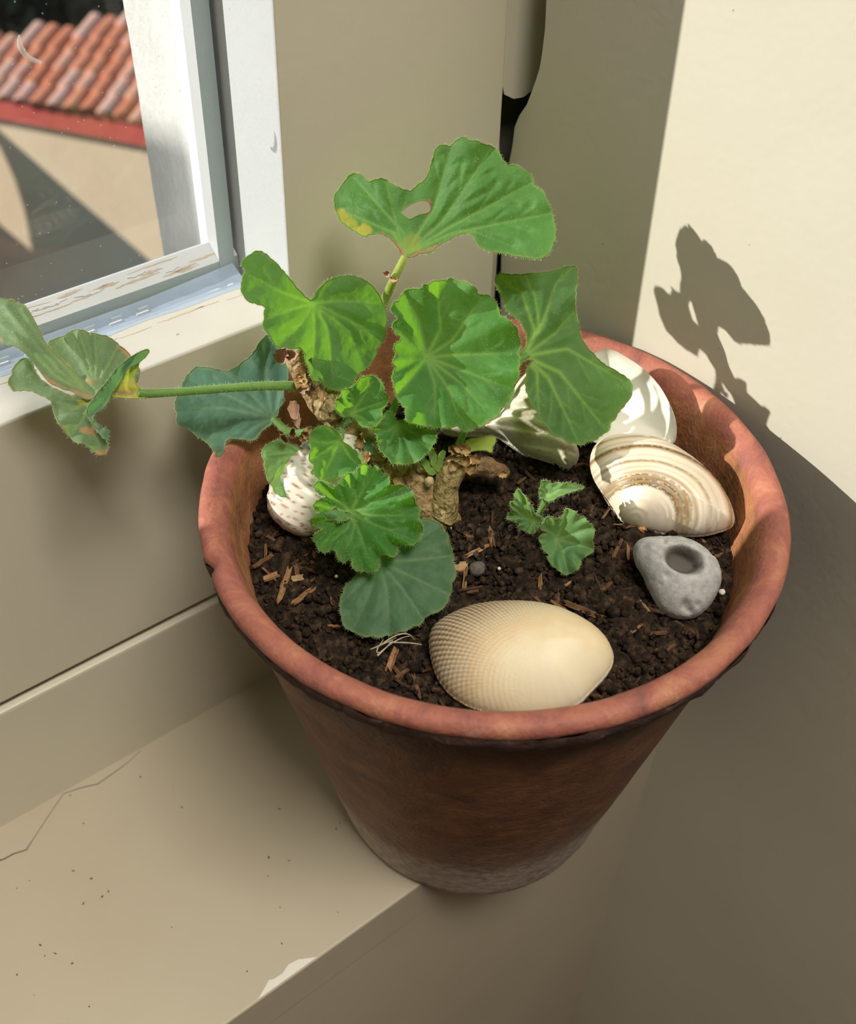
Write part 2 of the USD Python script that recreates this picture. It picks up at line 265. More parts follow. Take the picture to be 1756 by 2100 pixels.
# crack and chipped paint on the sill
def on_sill(a): return [on_plane(x, y, (0, 0, 1), (0, 0, 0)) for x, y in a]
def ribbon(pts, w, z=.00012):
    p = np.asarray(pts)[:, :2]; t = np.gradient(p, axis=0); t /= np.linalg.norm(t, axis=1, keepdims=True); n = np.stack([-t[:, 1], t[:, 0]], 1); w = np.broadcast_to(w, (len(p),))[:, None]
    poly = Polygon(np.vstack([p + n * w, (p - n * w)[::-1]])).buffer(0)
    return cat(*[trimesh.creation.extrude_polygon(g, z, engine='earcut') for g in getattr(poly, 'geoms', [poly])])
CRACK = mottled('dark_crack_speck', [(0, (.05, .04, .03)), (1, (.11, .085, .06))], 90.)  # dark tone for the crack and the specks
SILL = '/World/window_sill'; ORIGIN[SILL] = np.zeros(3)
cr = on_sill([(-20, 1770), (8, 1762), (28, 1751), (54, 1743), (70, 1718), (95, 1680), (130, 1628), (165, 1616), (200, 1608), (235, 1584), (262, 1564), (290, 1538)])
obj('paint_crack', ribbon(cr, np.array([.0003, .0003, .00028, .00025, .00012, .00010, .00012, .00018, .00018, .00015, .0001, .00005])), CRACK, SILL, smooth=False, label='fine dark crack in the paint')
CHIP = painted('paler_old_paint', (.74, .70, .62), (.66, .62, .54), .5)
chp = [(515, 2075), (530, 2050), (552, 2010), (562, 2008), (580, 1996), (592, 1978), (612, 1968), (640, 1964), (652, 1966), (640, 1976), (600, 2010), (560, 2038), (530, 2062)]
cp = np.array(on_sill(chp))[:, :2]; cp[:, 1] = np.maximum(cp[:, 1], -DS + .0006)
obj('chipped_patch', trimesh.creation.extrude_polygon(Polygon(cp).buffer(0), .00015, engine='earcut'), CHIP, SILL, smooth=False, label='paler chipped paint at the front edge')
for k in range(34):
    q = on_sill([(rng.uniform(10, 760), rng.uniform(1560, 2080))])[0]
    if q[1] < -DS + .002 or q[1] > -.004: continue
    s = trimesh.creation.icosphere(1, 1.0); s.apply_scale((rng.uniform(.0002, .0008), rng.uniform(.0002, .0004), .0002)); s.apply_transform(trimesh.transformations.rotation_matrix(rng.uniform(0, 3), (0, 0, 1))); s.apply_translation((q[0], q[1], .0001))
    obj('speck', s, CRACK, SILL, smooth=True)
# outside reveal of the wall, with a ragged outer arris
zz = np.arange(-.6, 1.7, .006); ry = np.interp(zz, [-.6, .179, .293, .6], [.16, .1113, .101, .075]) + .0011 * (meshkit.fbm(np.stack([zz * 90, zz * 0, zz * 0], 1), 3) - .5) * 2
obj('wall_outside', prism(Polygon([(.0555, -.6)] + list(zip(ry, zz)) + [(.0555, 1.7)]).buffer(0), 0, -.1125, .9), PLASTER, smooth=False, kind='structure', label='white rendered outside reveal of the window opening')
# the rest of the recess and the room behind the camera
obj('wall_left', box((-1.25, -.5, -.76), (-1.06, .2, 1.75)), CREAM, kind='structure', label='left cheek of the window recess')
obj('lintel', box((-1.25, -.5, 1.55), (.2, .2, 1.75)), CREAM, kind='structure', label='top of the window recess')
obj('wall_front', cat(box((-3.2, -.5, -.76), (-1.2, -.4, 1.95)), box((.03, -.5, -.76), (2.1, -.4, 1.95)), box((-1.25, -.5, 1.7), (.2, -.4, 1.95))), ROOM, kind='structure', label='room wall around the window recess')
obj('wall_back', box((-3.2, -4.7, -.76), (2.1, -4.6, 1.95)), ROOM, kind='structure', label='far wall of the room')
obj('wall_side_left', box((-3.3, -4.7, -.76), (-3.2, -.4, 1.95)), ROOM, kind='structure', label='left wall of the room')
obj('wall_side_right', box((2.1, -4.7, -.76), (2.2, -.4, 1.95)), ROOM, kind='structure', label='right wall of the room')
obj('floor', box((-3.3, -4.7, -.86), (2.2, .0, -.76)), FLOORM, kind='structure', label='brown wooden floor of the room')
obj('ceiling', box((-3.3, -4.7, 1.95), (2.2, -.4, 2.05)), ROOM, kind='structure', label='plain ceiling of the room')

# ---------------------------------------------------------------- the neighbour's house outside
H0 = pt(285, 240, 9.0); t_ = ray(-60, 177); H1 = CAM + t_ * ((H0[2] - CAM[2]) / t_[2])          # two points of the eaves, same height
hd = (H1 - H0); hd[2] = 0; hl = np.linalg.norm(hd); hd /= hl; hn = np.array([hd[1], -hd[0], 0.0])
if hn @ (CAM - H0) < 0: hn = -hn                                                                   # towards us
PEACH = mottled('peach_render', [(.3, (.84, .63, .42)), (.7, (.90, .70, .48))], 2., 4., .9, .2, 20., .01)
REDP = mottled('red_fascia_paint', [(.3, (.62, .10, .07)), (.7, (.70, .14, .11))], 3.)
TILE = [mottled(f'clay_tile_{k}', [(.25, a), (.75, b)], 9., 5., .9, .4, 40., .01) for k, (a, b) in enumerate([((.66, .22, .12), (.76, .34, .21)), ((.70, .31, .20), (.78, .44, .34)), ((.60, .19, .10), (.72, .29, .17)), ((.70, .37, .28), (.76, .50, .42))])]
hb = H0.copy(); hb[2] -= 4.2
house = thing('neighbour_house', hb, 'peach rendered house with red fascia and clay tile roof outside the window', 'house')
def hq(a, b, z): return H0 + hd * a + hn * b + np.array([0, 0, z])
def hbox(a0, a1, b0, b1, z0, z1):
    m = box((a0, b0, z0), (a1, b1, z1)); v = m.vertices; m.vertices = H0 + v[:, :1] * hd + v[:, 1:2] * hn + v[:, 2:] * np.array([0, 0, 1.0])
    if m.volume < 0: m.invert()
    return m
obj('wall', hbox(-4.5, 2.4, -1.3, -.12, -4.2, -.1), PEACH, house, smooth=False)
obj('fascia', hbox(-4.6, 2.5, -.16, .0, -.27, -.03), REDP, house, smooth=False, label='red painted fascia board')
PITCH = math.radians(21)
def roof_len(a): return 1.104 - .4745 * (a - .739)                       # the roof narrows towards the left
def roof_pt(a, up, z): return H0 + np.multiply.outer(a, hd) + np.multiply.outer(-np.asarray(up) * math.cos(PITCH) + .06 + np.asarray(z) * math.sin(PITCH), hn) + np.multiply.outer(np.asarray(up) * math.sin(PITCH) + np.asarray(z) * math.cos(PITCH) + .005, [0, 0, 1.0])
dk = [(-1.2, 0), (2.5, 0), (2.5, .1), (-1.2, roof_len(-1.2))]; D_ = np.vstack([roof_pt(np.array([q[0] for q in dk]), np.array([q[1] for q in dk]), np.full(4, zz_)) for zz_ in (-.05, -.01)])
obj('roof_deck', trimesh.Trimesh(D_, [[4, 5, 6], [4, 6, 7], [0, 2, 1], [0, 3, 2], [0, 1, 5], [0, 5, 4], [1, 2, 6], [1, 6, 5], [2, 3, 7], [2, 7, 6], [3, 0, 4], [3, 4, 7]], process=False), TILE[2], house, smooth=False)
th = np.linspace(0, np.pi, 7); TW, TL = .172, .27
for r in range(8):
    for c in range(24):
        a0 = -1.1 + c * TW; up = r * .21
        if up + .1 > roof_len(a0): continue
        prof = np.stack([np.cos(th) * TW * .49, np.sin(th) * TW * .34], 1); T = []; j1, j2 = rng.uniform(-.02, .02), rng.uniform(-.006, .006)
        for s_, wd, lift in ((-.04 + j1, 1.08, .020), (TL, .9, .0)):
            for (x, z) in prof: T.append((a0 + x * wd + j2, up + s_, z * wd + lift))
        for s_, wd, lift in ((-.04 + j1, .92, .006), (TL, .75, -.012)):
            for (x, z) in prof: T.append((a0 + x * wd + j2, up + s_, z * wd + lift))
        T = np.array(T); F = []
        for k in range(6): F += [(k, k + 1, 8 + k), (k, 8 + k, 7 + k)]
        for k in range(6): F += [(14 + k, k + 1, k), (14 + k, 15 + k, k + 1)]
        w = np.array([roof_pt(q[0], q[1], q[2]) for q in T])
        obj('roof_tile', (w, np.array(F)), TILE[rng.integers(0, 4)], house, smooth=True)
# two unseen slabs up-sun, shaped to shade the neighbour's wall and our own reveal
def shade_slab(name, outline, back, thick, mat, label, category, holes=()):
    """a slab standing across the sun's path, back metres up-sun of the given outline of its shadow"""
    S_ = -SUN; e1 = np.cross([0, 0, 1.0], S_); e1 /= np.linalg.norm(e1); e2 = np.cross(S_, e1); o = np.asarray(outline[0], float) + S_ * back
    f2 = lambda L_: [((np.asarray(q) + S_ * back - o) @ e1, (np.asarray(q) + S_ * back - o) @ e2) for q in L_]
    m = trimesh.creation.extrude_polygon(Polygon(f2(outline), [f2(h) for h in holes]).buffer(0), thick, engine='earcut'); v = m.vertices
    m.vertices = o + v[:, :1] * e1 + v[:, 1:2] * e2 + v[:, 2:] * S_
    if m.volume < 0: m.invert()
    return obj(name, m, mat, smooth=False, label=label, category=category)
hw = lambda x, y: on_plane(x, y, hn, H0 - hn * .12)
shade_slab('unseen_wall_slab', [hw(430, 641), hw(300, 528), hw(150, 400), hw(0, 268), hw(-160, 130), hw(-160, 900), hw(430, 900)], 3.0, .8, PEACH, 'unseen slab out of view, shaped to shade the peach wall', 'shading_slab', [[hw(66, 515), hw(50, 430), hw(28, 362), hw(0, 302), hw(-90, 190), hw(-140, 160), hw(-140, 250), hw(0, 460)]])
rv = lambda y, z: np.array([-.1125, y, z])
shade_slab('unseen_slab', [rv(.062, .252), rv(.11, .240), rv(.5, .20), rv(.5, -.9), rv(.062, -.9)], 1.6, .12, PLASTER, 'unseen pale slab out of view, placed to shade the lower part of the reveal', 'unseen_slab')
GROUND = mottled('outside_paving', [(.3, (.07, .07, .075)), (.7, (.10, .10, .10))], 1.)
obj('ground', box((-30, .25, hb[2] - .3), (40, 60, hb[2])), GROUND, kind='structure', label='grey paved ground outside')
FOL = material('dark_foliage', {'o': ('geometry', {}), 'n': ('noise_texture', {'scale': 3., 'detail': 4.}), 'r': ('rgb_ramp', {'ramp': [(.3, (.012, .022, .010)), (.7, (.035, .055, .022))]}), 'p': ('principled_bsdf', {'roughness': .6})}, [('o.position', 'n.vector'), ('n.fac', 'r.fac'), ('r.color', 'p.base_color')], 'p.BSDF')
BARK = mottled('tree_bark', [(.3, (.07, .05, .035)), (.7, (.13, .1, .07))], 6.)
for k, (px, d, rad, lab) in enumerate([(-30, 13, 1.5, 'dark leafy tree behind the left end of the tiled roof'), (210, 17.5, 2.0, 'dark leafy tree behind the tiled roof, nearer the white reveal')]):
    c0 = pt(px, -60, d); b0 = c0.copy(); b0[2] = hb[2]; tr = thing('tree', b0, lab, 'tree')
    obj('trunk', tube([b0, (b0 + c0) / 2 + [.1, 0, 0], c0], [.22, .17, .1]), BARK, tr)
    n = 2600; d_ = rng.normal(size=(n, 3)); d_ /= np.linalg.norm(d_, axis=1, keepdims=True); pos = c0 + d_ * rad * rng.uniform(.5, 1.0, (n, 1)) * np.array([1, 1, .9]) * (1 + .25 * (meshkit.noise(d_ * 3 + k)[:, None] - .5))
    e1 = rng.normal(size=(n, 3)); e1 /= np.linalg.norm(e1, axis=1, keepdims=True); e2 = np.cross(e1, rng.normal(size=(n, 3))); e2 /= np.linalg.norm(e2, axis=1, keepdims=True); s = rng.uniform(.1, .22, (n, 1))
    V = np.stack([pos - e1 * s, pos - e2 * s * .45 + e1 * s * .1, pos + e1 * s, pos + e2 * s * .45 + e1 * s * .1], 1).reshape(-1, 3); q = np.arange(n)[:, None] * 4 + np.array([0, 1, 2, 3])
    obj('foliage', (V, q), FOL, tr, smooth=False, kind='stuff')
# ---------------------------------------------------------------- the terracotta pot
PC = np.array([-0.0951, -0.1070]); ZS = 0.1685          # pot axis, soil level
PX = lambda a, z: on_plane(a[0], a[1], (0, 0, 1), (0, 0, z))
def terracotta(name, stops, rough=.75, bump=.5, extra_nodes=None, extra_links=None, out='r.color'):
    n = {'g': ('geometry', {}), 'n': ('noise_texture', {'scale': 52., 'detail': 8., 'roughness': .72, 'distortion': .6}), 'r': ('rgb_ramp', {'ramp': stops}), 'b': ('noise_texture', {'scale': 700., 'detail': 4.}), 'b2': ('noise_texture', {'scale': 130., 'detail': 3.}),
         'ba': ('math', {'math_type': 'multiply_add', 'value2': .5}), 'bp': ('bump', {'strength': min(1., bump * 1.6), 'distance': .0009}), 'p': ('principled_bsdf', {'roughness': rough, 'specular_ior_level': .3}), **(extra_nodes or {})}
    l = [('g.position', 'n.vector'), ('n.fac', 'r.fac'), ('g.position', 'b.vector'), ('g.position', 'b2.vector'), ('b.fac', 'ba.value1'), ('b2.fac', 'ba.value3'), ('ba.value', 'bp.height'), ('bp.normal', 'p.normal'), (out, 'p.base_color')] + (extra_links or [])
    return material(name, n, l, 'p.BSDF')
# outside: dark fired clay, with a band of lime bloom near the foot and a rusty foot ring
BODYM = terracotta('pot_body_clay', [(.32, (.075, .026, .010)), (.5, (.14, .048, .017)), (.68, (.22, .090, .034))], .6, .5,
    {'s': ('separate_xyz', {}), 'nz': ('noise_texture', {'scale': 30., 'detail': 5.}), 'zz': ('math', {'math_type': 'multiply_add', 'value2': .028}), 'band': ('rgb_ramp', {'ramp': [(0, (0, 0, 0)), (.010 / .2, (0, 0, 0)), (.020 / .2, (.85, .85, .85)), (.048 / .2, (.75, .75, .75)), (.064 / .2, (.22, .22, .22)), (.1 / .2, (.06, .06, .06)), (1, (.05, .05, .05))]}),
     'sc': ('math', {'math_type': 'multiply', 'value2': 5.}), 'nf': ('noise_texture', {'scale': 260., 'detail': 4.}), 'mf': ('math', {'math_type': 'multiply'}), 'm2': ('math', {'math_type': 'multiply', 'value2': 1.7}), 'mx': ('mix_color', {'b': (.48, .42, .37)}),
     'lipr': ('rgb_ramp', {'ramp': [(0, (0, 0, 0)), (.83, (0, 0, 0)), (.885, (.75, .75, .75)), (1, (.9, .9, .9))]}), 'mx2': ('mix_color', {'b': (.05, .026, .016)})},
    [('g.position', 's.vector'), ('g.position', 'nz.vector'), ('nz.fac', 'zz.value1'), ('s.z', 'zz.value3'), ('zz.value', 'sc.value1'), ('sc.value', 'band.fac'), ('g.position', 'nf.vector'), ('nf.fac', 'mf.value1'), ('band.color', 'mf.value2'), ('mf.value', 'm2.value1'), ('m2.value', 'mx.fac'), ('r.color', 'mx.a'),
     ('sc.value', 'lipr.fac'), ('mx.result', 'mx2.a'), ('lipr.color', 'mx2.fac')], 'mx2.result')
INNERM = terracotta('pot_inside_clay', [(.32, (.17, .075, .03)), (.44, (.28, .115, .05)), (.55, (.37, .15, .068)), (.70, (.50, .26, .13))], .85, .5)
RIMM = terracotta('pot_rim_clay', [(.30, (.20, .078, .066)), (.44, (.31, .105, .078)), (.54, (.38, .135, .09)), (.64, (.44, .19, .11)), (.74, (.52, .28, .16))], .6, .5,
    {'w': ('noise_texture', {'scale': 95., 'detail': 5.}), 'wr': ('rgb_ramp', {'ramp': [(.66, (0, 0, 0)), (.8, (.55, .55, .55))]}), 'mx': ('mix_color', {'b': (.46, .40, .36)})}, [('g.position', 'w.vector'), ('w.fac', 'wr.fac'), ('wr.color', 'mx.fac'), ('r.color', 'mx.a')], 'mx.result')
CRUST = terracotta('rim_edge_crust', [(.35, (.028, .017, .014)), (.56, (.075, .036, .028)), (.70, (.24, .19, .15))], .9, 1.)
pot = thing('flower_pot', (PC[0], PC[1], 0), 'weathered terracotta flower pot overhanging the window sill, with a white bloom near its foot', 'flower pot')
def wob(amp, sc, seed): return lambda v: np.concatenate([v[..., :2] * (1 + amp * (meshkit.fbm(v * sc + 3.1, 4, seed) - .5)[..., None] / .09), v[..., 2:]], -1)
outer = [(.0, .0), (.054, .0), (.0595, .0008), (.0610, .003), (.0625, .009), (.0640, .018)] + [(.0640 + (z - .018) * .190, z) for z in np.linspace(.03, .168, 16)] + [(.0930, .1735), (.0945, .1765)]
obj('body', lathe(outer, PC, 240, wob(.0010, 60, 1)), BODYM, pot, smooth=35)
crust = [(.0938, .1752), (.0962, .1757), (.0982, .1770), (.0992, .1790), (.0997, .1812), (.0999, .1834), (.0998, .1846)]
def ragged(v):
    v = wob(.0022, 160, 5)(v); n1 = meshkit.fbm(v * 420, 3, 9) - .5; ang = np.arctan2(v[..., 1], v[..., 0]); v[..., 2] += n1 * .0016
    k = np.linalg.norm(v[..., :2], axis=-1) > .0975
    for a0, wd, dp in ((math.radians(166), .032, .0026), (math.radians(205), .012, .0010), (math.radians(284), .010, .0008)):
        g = np.exp(-((np.angle(np.exp(1j * (ang - a0)))) / wd) ** 4); v[..., :2] *= (1 - k * g * dp / .0995)[..., None]
    return v
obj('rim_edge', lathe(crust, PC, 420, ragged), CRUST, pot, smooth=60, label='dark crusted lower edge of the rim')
rim = [(.0992, .1838), (.0999, .1852), (.1000, .1864), (.0999, .1878), (.0990, .1893), (.0974, .1900), (.0955, .1899), (.0938, .1892), (.0922, .1878), (.0912, .1862), (.0904, .1843)]
def rimnoise(v):
    v = wob(.0010, 70, 5)(v); ang = np.arctan2(v[..., 1], v[..., 0]); k = np.linalg.norm(v[..., :2], axis=-1) > .097
    for a0, wd, dp in ((math.radians(166), .032, .0022),):
        g = np.exp(-((np.angle(np.exp(1j * (ang - a0)))) / wd) ** 4); v[..., :2] *= (1 - k * g * dp / .0995)[..., None]
    return v
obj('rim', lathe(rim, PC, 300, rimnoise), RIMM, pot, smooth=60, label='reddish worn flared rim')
inner = [(.0906, .1848), (.0896, .182), (.0886, .178), (.0870, .170), (.0852, .162), (.082, .15), (.06, .012), (.0, .010)]
obj('inside_wall', lathe(inner, PC, 300, wob(.0010, 70, 5)), INNERM, pot, smooth=40, label='orange-brown inside wall')

# ---------------------------------------------------------------- soil
def soil_z(x, y):
    p = np.stack([np.asarray(x) * 1.0, np.asarray(y) * 1.0, np.zeros_like(x)], -1); r = np.hypot(p[..., 0] - PC[0], p[..., 1] - PC[1])
    return ZS + .006 * (meshkit.fbm(p * 35, 3, 4) - .5) * 2 - .004 * np.clip((r - .06) / .025, 0, 1) ** 2
n = 26000; rr = .0864 * np.sqrt(rng.uniform(0, 1, n)); aa = rng.uniform(0, 2 * np.pi, n); sx, sy = PC[0] + rr * np.cos(aa), PC[1] + rr * np.sin(aa)
tri = Delaunay(np.stack([sx, sy], 1)).simplices; pz = np.stack([sx, sy, 0 * sx], 1)
hz = soil_z(sx, sy) + .0030 * (meshkit.fbm(pz * 240, 3, 2) - .5) * 2 + .0018 * (meshkit.noise(pz * 900, 3) - .5)
SOILM = mottled('potting_soil', [(.3, (.008, .006, .0045)), (.5, (.026, .017, .011)), (.66, (.075, .044, .025)), (.8, (.14, .09, .05))], 330., 4., .95, .8, 1500., .0008, .15)
parts = [trimesh.Trimesh(np.stack([sx, sy, hz], 1), tri, process=False)]
if parts[0].face_normals[:, 2].mean() < 0: parts[0].invert()
ico = trimesh.creation.icosphere(1, 1.0); N = 9000
cr_ = .0848 * np.sqrt(rng.uniform(0, 1, N)); ca = rng.uniform(0, 2 * np.pi, N); cx, cy = PC[0] + cr_ * np.cos(ca), PC[1] + cr_ * np.sin(ca)
sz = np.exp(rng.normal(-7.25, .42, N)); sz = np.clip(sz, .0003, .0021)
V = ico.vertices[None] * sz[:, None, None] * rng.uniform(.65, 1.25, (N, 1, 3)) * (1 + .35 * (rng.random((N, len(ico.vertices), 1)) - .5)) + np.stack([cx, cy, soil_z(cx, cy) + sz * rng.uniform(-.1, 1.0, N)], 1)[:, None]
F = ico.faces[None] + (np.arange(N) * len(ico.vertices))[:, None, None]
SOILPATH = obj('potting_soil', cat(parts[0], trimesh.Trimesh(V.reshape(-1, 3), F.reshape(-1, 3), process=False)), SOILM, smooth=True, kind='stuff', label='dark crumbly potting soil filling the terracotta pot', category='soil')
CHIPM = [mottled(f'bark_chip_{k}', [(.3, a), (.7, b)], 500., 4., .9, .6, 1800., .0004, .15) for k, (a, b) in enumerate([((.20, .10, .045), (.36, .20, .095)), ((.09, .045, .022), (.19, .10, .05)), ((.30, .18, .09), (.46, .30, .16)), ((.05, .03, .018), (.11, .065, .035))])]
def chip(c, length, wid, thick, yaw, tilt=0., seed=0, taper=.6):
    g = np.random.default_rng(seed); m = trimesh.creation.box((length, wid, thick)).subdivide().subdivide(); v = m.vertices.copy(); t = v[:, 0] / length
    v[:, 1] *= 1 - taper * np.abs(t) * g.uniform(.3, 1.2) + .18 * np.sign(v[:, 1]) * np.sin(t * 14 + g.uniform(0, 6)); v[:, 0] += length * .07 * np.sin(v[:, 1] / wid * 9 + g.uniform(0, 6)); v[:, 2] += .12 * length * (t ** 2) * g.uniform(-1, 1) + thick * .4 * np.sin(v[:, 1] / wid * 7)
    m.vertices = v; m.apply_transform(trimesh.transformations.euler_matrix(g.uniform(-.4, .4), tilt, yaw)); m.apply_translation(c); return m
def chip_px(p0, p1, wid_px, h=.0012, thick=.0009, seed=0, taper=.5, z=None):
    z = ZS + .001 if z is None else z; a, b = PX(p0, z), PX(p1, z); c = (a + b) / 2; c[2] = float(soil_z(c[0], c[1])) + h; d = b - a
    return chip(c, np.linalg.norm(d), wid_px * np.linalg.norm(c - CAM) / FPX, thick, math.atan2(d[1], d[0]), 0, seed, taper)
G_ = 'loose bits in the potting soil'
for nm, p0, p1, w_, mt, lab, ct in [
    ('wood_splinter', (593, 1166), (570, 1236), 13, 0, 'tan wood splinter in the soil beside the left inside wall, pointing at the rim', 'wood splinter'),
    ('wood_splinter', (645, 1199), (600, 1232), 11, 0, 'short tan wood splinter in the soil, slanting just left of the drooping lowest leaf', 'wood splinter'),
    ('wood_splinter', (596, 1159), (643, 1165), 9, 1, 'thin brown splinter lying level above the tan chips at the left', 'wood splinter'),
    ('bark_chip', (541, 1183), (570, 1172), 17, 0, 'flat brown bark chip closest to the left inside wall of the pot', 'bark chip'),
    ('bark_chip', (598, 1187), (622, 1183), 14, 2, 'small pale chip between the two tan splinters at the left', 'bark chip'),
    ('bark_chip', (932, 1158), (960, 1153), 26, 2, 'tan triangular bark chip just right of the lowest drooping leaf', 'bark chip'),
    ('wood_splinter', (957, 1160), (952, 1208), 9, 0, 'thin upright tan splinter hanging below the triangular bark chip', 'wood splinter'),
    ('bark_chip', (1158, 1232), (1240, 1266), 13, 1, 'long brown fibrous bark strip in the soil above the ribbed shell', 'bark chip'),
    ('bark_chip', (1415, 893), (1424, 932), 20, 1, 'brown bark chip in the soil between the pale shells and the far inside wall', 'bark chip'),
    ('bark_chip', (1306, 1090), (1318, 1108), 13, 0, 'small orange-brown chip between the banded shell and the holed grey stone', 'bark chip'),
    ('bark_chip', (797, 1362), (812, 1320), 15, 0, 'orange-brown bark chip under the white rootlets near the front rim', 'bark chip'),
    ('bark_chip', (1312, 1238), (1330, 1262), 9, 2, 'pale splinter at the lower left of the holed grey stone', 'bark chip'),
    ('bark_chip', (1005, 1090), (1012, 1130), 12, 1, 'brown bark chip in the soil below the woody plant stump', 'bark chip'),
    ('wood_splinter', (1165, 1255), (1130, 1232), 8, 0, 'thin splinter between the seedling and the ribbed shell', 'wood splinter')]:
    obj(nm, chip_px(p0, p1, w_, seed=hash((p0, p1)) % 1000), CHIPM[mt], smooth=False, label=lab, category=ct)
LAND = [((1070, 1290), 'behind the ribbed shell'), ((1390, 1300), 'in front of the holed stone'), ((1130, 1080), 'around the seedling'), ((600, 1200), 'left of the lowest drooping leaf'), ((760, 1340), 'between the lowest leaf and the front rim'), ((1040, 930), 'behind the woody stump'), ((1260, 1060), 'left of the banded shell'), ((1450, 900), 'between the banded shell and the far rim'), ((560, 1060), 'left of the speckled shell'), ((960, 1180), 'right of the lowest drooping leaf'), ((800, 900), 'behind the leaning woody stem'), ((1300, 1350), 'right of the ribbed shell')]
LXY = [(PX(p_, ZS)[:2], n_) for p_, n_ in LAND]
def zone(c): return min(LXY, key=lambda q: np.hypot(*(q[0] - c[:2])))[1]
prng = np.random.default_rng(21); made = 0
while made < 150:
    r0, a0 = .082 * math.sqrt(prng.uniform()), prng.uniform(0, 2 * math.pi); c = np.array([PC[0] + r0 * math.cos(a0), PC[1] + r0 * math.sin(a0), 0]); c[2] = float(soil_z(c[0], c[1])) + prng.uniform(.0006, .0018)
    obj('bark_fibre', chip(c, prng.uniform(.0035, .010), prng.uniform(.0006, .0018), prng.uniform(.0004, .0009), prng.uniform(0, 6.3), prng.uniform(-.35, .35), made), CHIPM[[0, 1, 1, 3, 3, 1][prng.integers(0, 6)]], smooth=False, label='tiny brown bark fibre on the soil ' + zone(c), category='bark fibre', group='bark fibres ' + zone(c)); made += 1
ROOTM = mottled('dry_rootlet', [(.3, (.38, .31, .20)), (.7, (.55, .47, .33))], 300.)
rt = []
for (a, b) in [((772, 1330), (850, 1312)), ((775, 1345), (800, 1320)), ((774, 1343), (840, 1305)), ((790, 1318), (865, 1322)), ((760, 1332), (812, 1308)), ((780, 1338), (786, 1312))]:
    p, q = PX(a, ZS + .003), PX(b, ZS + .003); m_ = (p + q) / 2 + np.array([0, 0, .002]) + rng.normal(0, .0012, 3); rt.append(tube([p, m_, q], [.00022, .0002, .00012], 6, steps=10))
obj('rootlets', cat(*rt), ROOTM, smooth=True, label='tuft of fine pale rootlets in the soil under the lowest leaf', category='rootlets')
def pebble(c, radii, seed, rough=.25):
    m = trimesh.creation.icosphere(3, 1.0); v = m.vertices; v = v * (1 + rough * (meshkit.fbm(v * 1.6 + seed, 3, seed)[:, None] - .5) * 2); m.vertices = v * np.asarray(radii) + np.asarray(c); return m
PEBM = mottled('dark_gravel', [(.3, (.07, .06, .05)), (.7, (.16, .14, .12))], 400.); PERL = mottled('perlite', [(.3, (.62, .58, .48)), (.7, (.75, .7, .6))], 400.)
q = PX((979, 1166), ZS + .002); obj('gravel_lump', pebble(q, (.0028, .0028, .0022), 3), PEBM, smooth=True, label='small dark grey gravel lump right of the lowest leaf', category='gravel')
for k, (p_, lab) in enumerate([((1481, 1214), 'tiny cream grain beside the right edge of the holed grey stone'), ((1024, 1166), 'tiny pale grain in the soil left of the seedling'), ((690, 1182), 'tiny pale grain in the soil left of the lowest leaf')]):
    q = PX(p_, ZS + .002); obj('perlite_grain', pebble(q, (.0011, .0011, .0010) if k == 0 else (.0006,) * 3, 5 + k, .1), PERL, smooth=True, label=lab, category='perlite')

# ---------------------------------------------------------------- shells and the holed stone
def densify(poly, step, close=True):
    p = np.asarray(poly, float); p = np.vstack([p, p[:1]]) if close else p
    for _ in range(1):
        q = [p[0]] if not close else []
        for a, b in zip(p[:-1], p[1:]): q += [a * .78 + b * .22, a * .22 + b * .78]
        p = np.array(q + ([q[0]] if close else [p[-1]]))
    d = np.r_[0, np.cumsum(np.linalg.norm(np.diff(p, axis=0), axis=1))]; t = np.linspace(0, d[-1], max(8, int(d[-1] / step)) + 1)
    r = np.stack([np.interp(t, d, p[:, 0]), np.interp(t, d, p[:, 1])], 1); return r[:-1] if close else r
def fill(poly, step, holes=(), jitter=.25, seed=0):
    """a 2-D triangle mesh of the polygon: (points, triangles, number of boundary points)"""
    B = densify(poly, step); H = [densify(h, step) for h in holes]; P = Polygon(B, H)
    if not P.is_valid: P = P.buffer(0)
    lo, hi = B.min(0), B.max(0); gx, gy = np.meshgrid(np.arange(lo[0], hi[0], step), np.arange(lo[1], hi[1], step * .87)); gx = gx + (np.arange(gx.shape[0]) % 2)[:, None] * step / 2
    g = np.stack([gx.ravel(), gy.ravel()], 1) + np.random.default_rng(seed).uniform(-jitter, jitter, (gx.size, 2)) * step
    g = g[shapely.contains_xy(P.buffer(-step * .55), g[:, 0], g[:, 1])]; pts = np.vstack([B] + H + [g])
    t = Delaunay(pts).simplices; c = pts[t].mean(1); t = t[shapely.contains_xy(P, c[:, 0], c[:, 1])]
    e1, e2 = pts[t[:, 1]] - pts[t[:, 0]], pts[t[:, 2]] - pts[t[:, 0]]; cr = e1[:, 0] * e2[:, 1] - e1[:, 1] * e2[:, 0]; ok = np.abs(cr) > step * step * 1e-4; t = t[ok]; cr = cr[ok]; t[cr < 0] = t[cr < 0][:, ::-1]
    u_ = np.zeros(len(pts), bool); u_[t] = True; u_[:len(B) + sum(map(len, H))] = True; k_ = np.cumsum(u_) - 1
    return pts[u_], k_[t], len(B), [len(h) for h in H], P
def frame_at(px, py, origin, normal):
    """local axes on a plane: origin, e1 (image right), e2, n towards the camera"""
    n = np.asarray(normal, float); n /= np.linalg.norm(n); e1 = RT - (RT @ n) * n; e1 /= np.linalg.norm(e1); return np.asarray(origin, float), e1, np.cross(n, e1), n
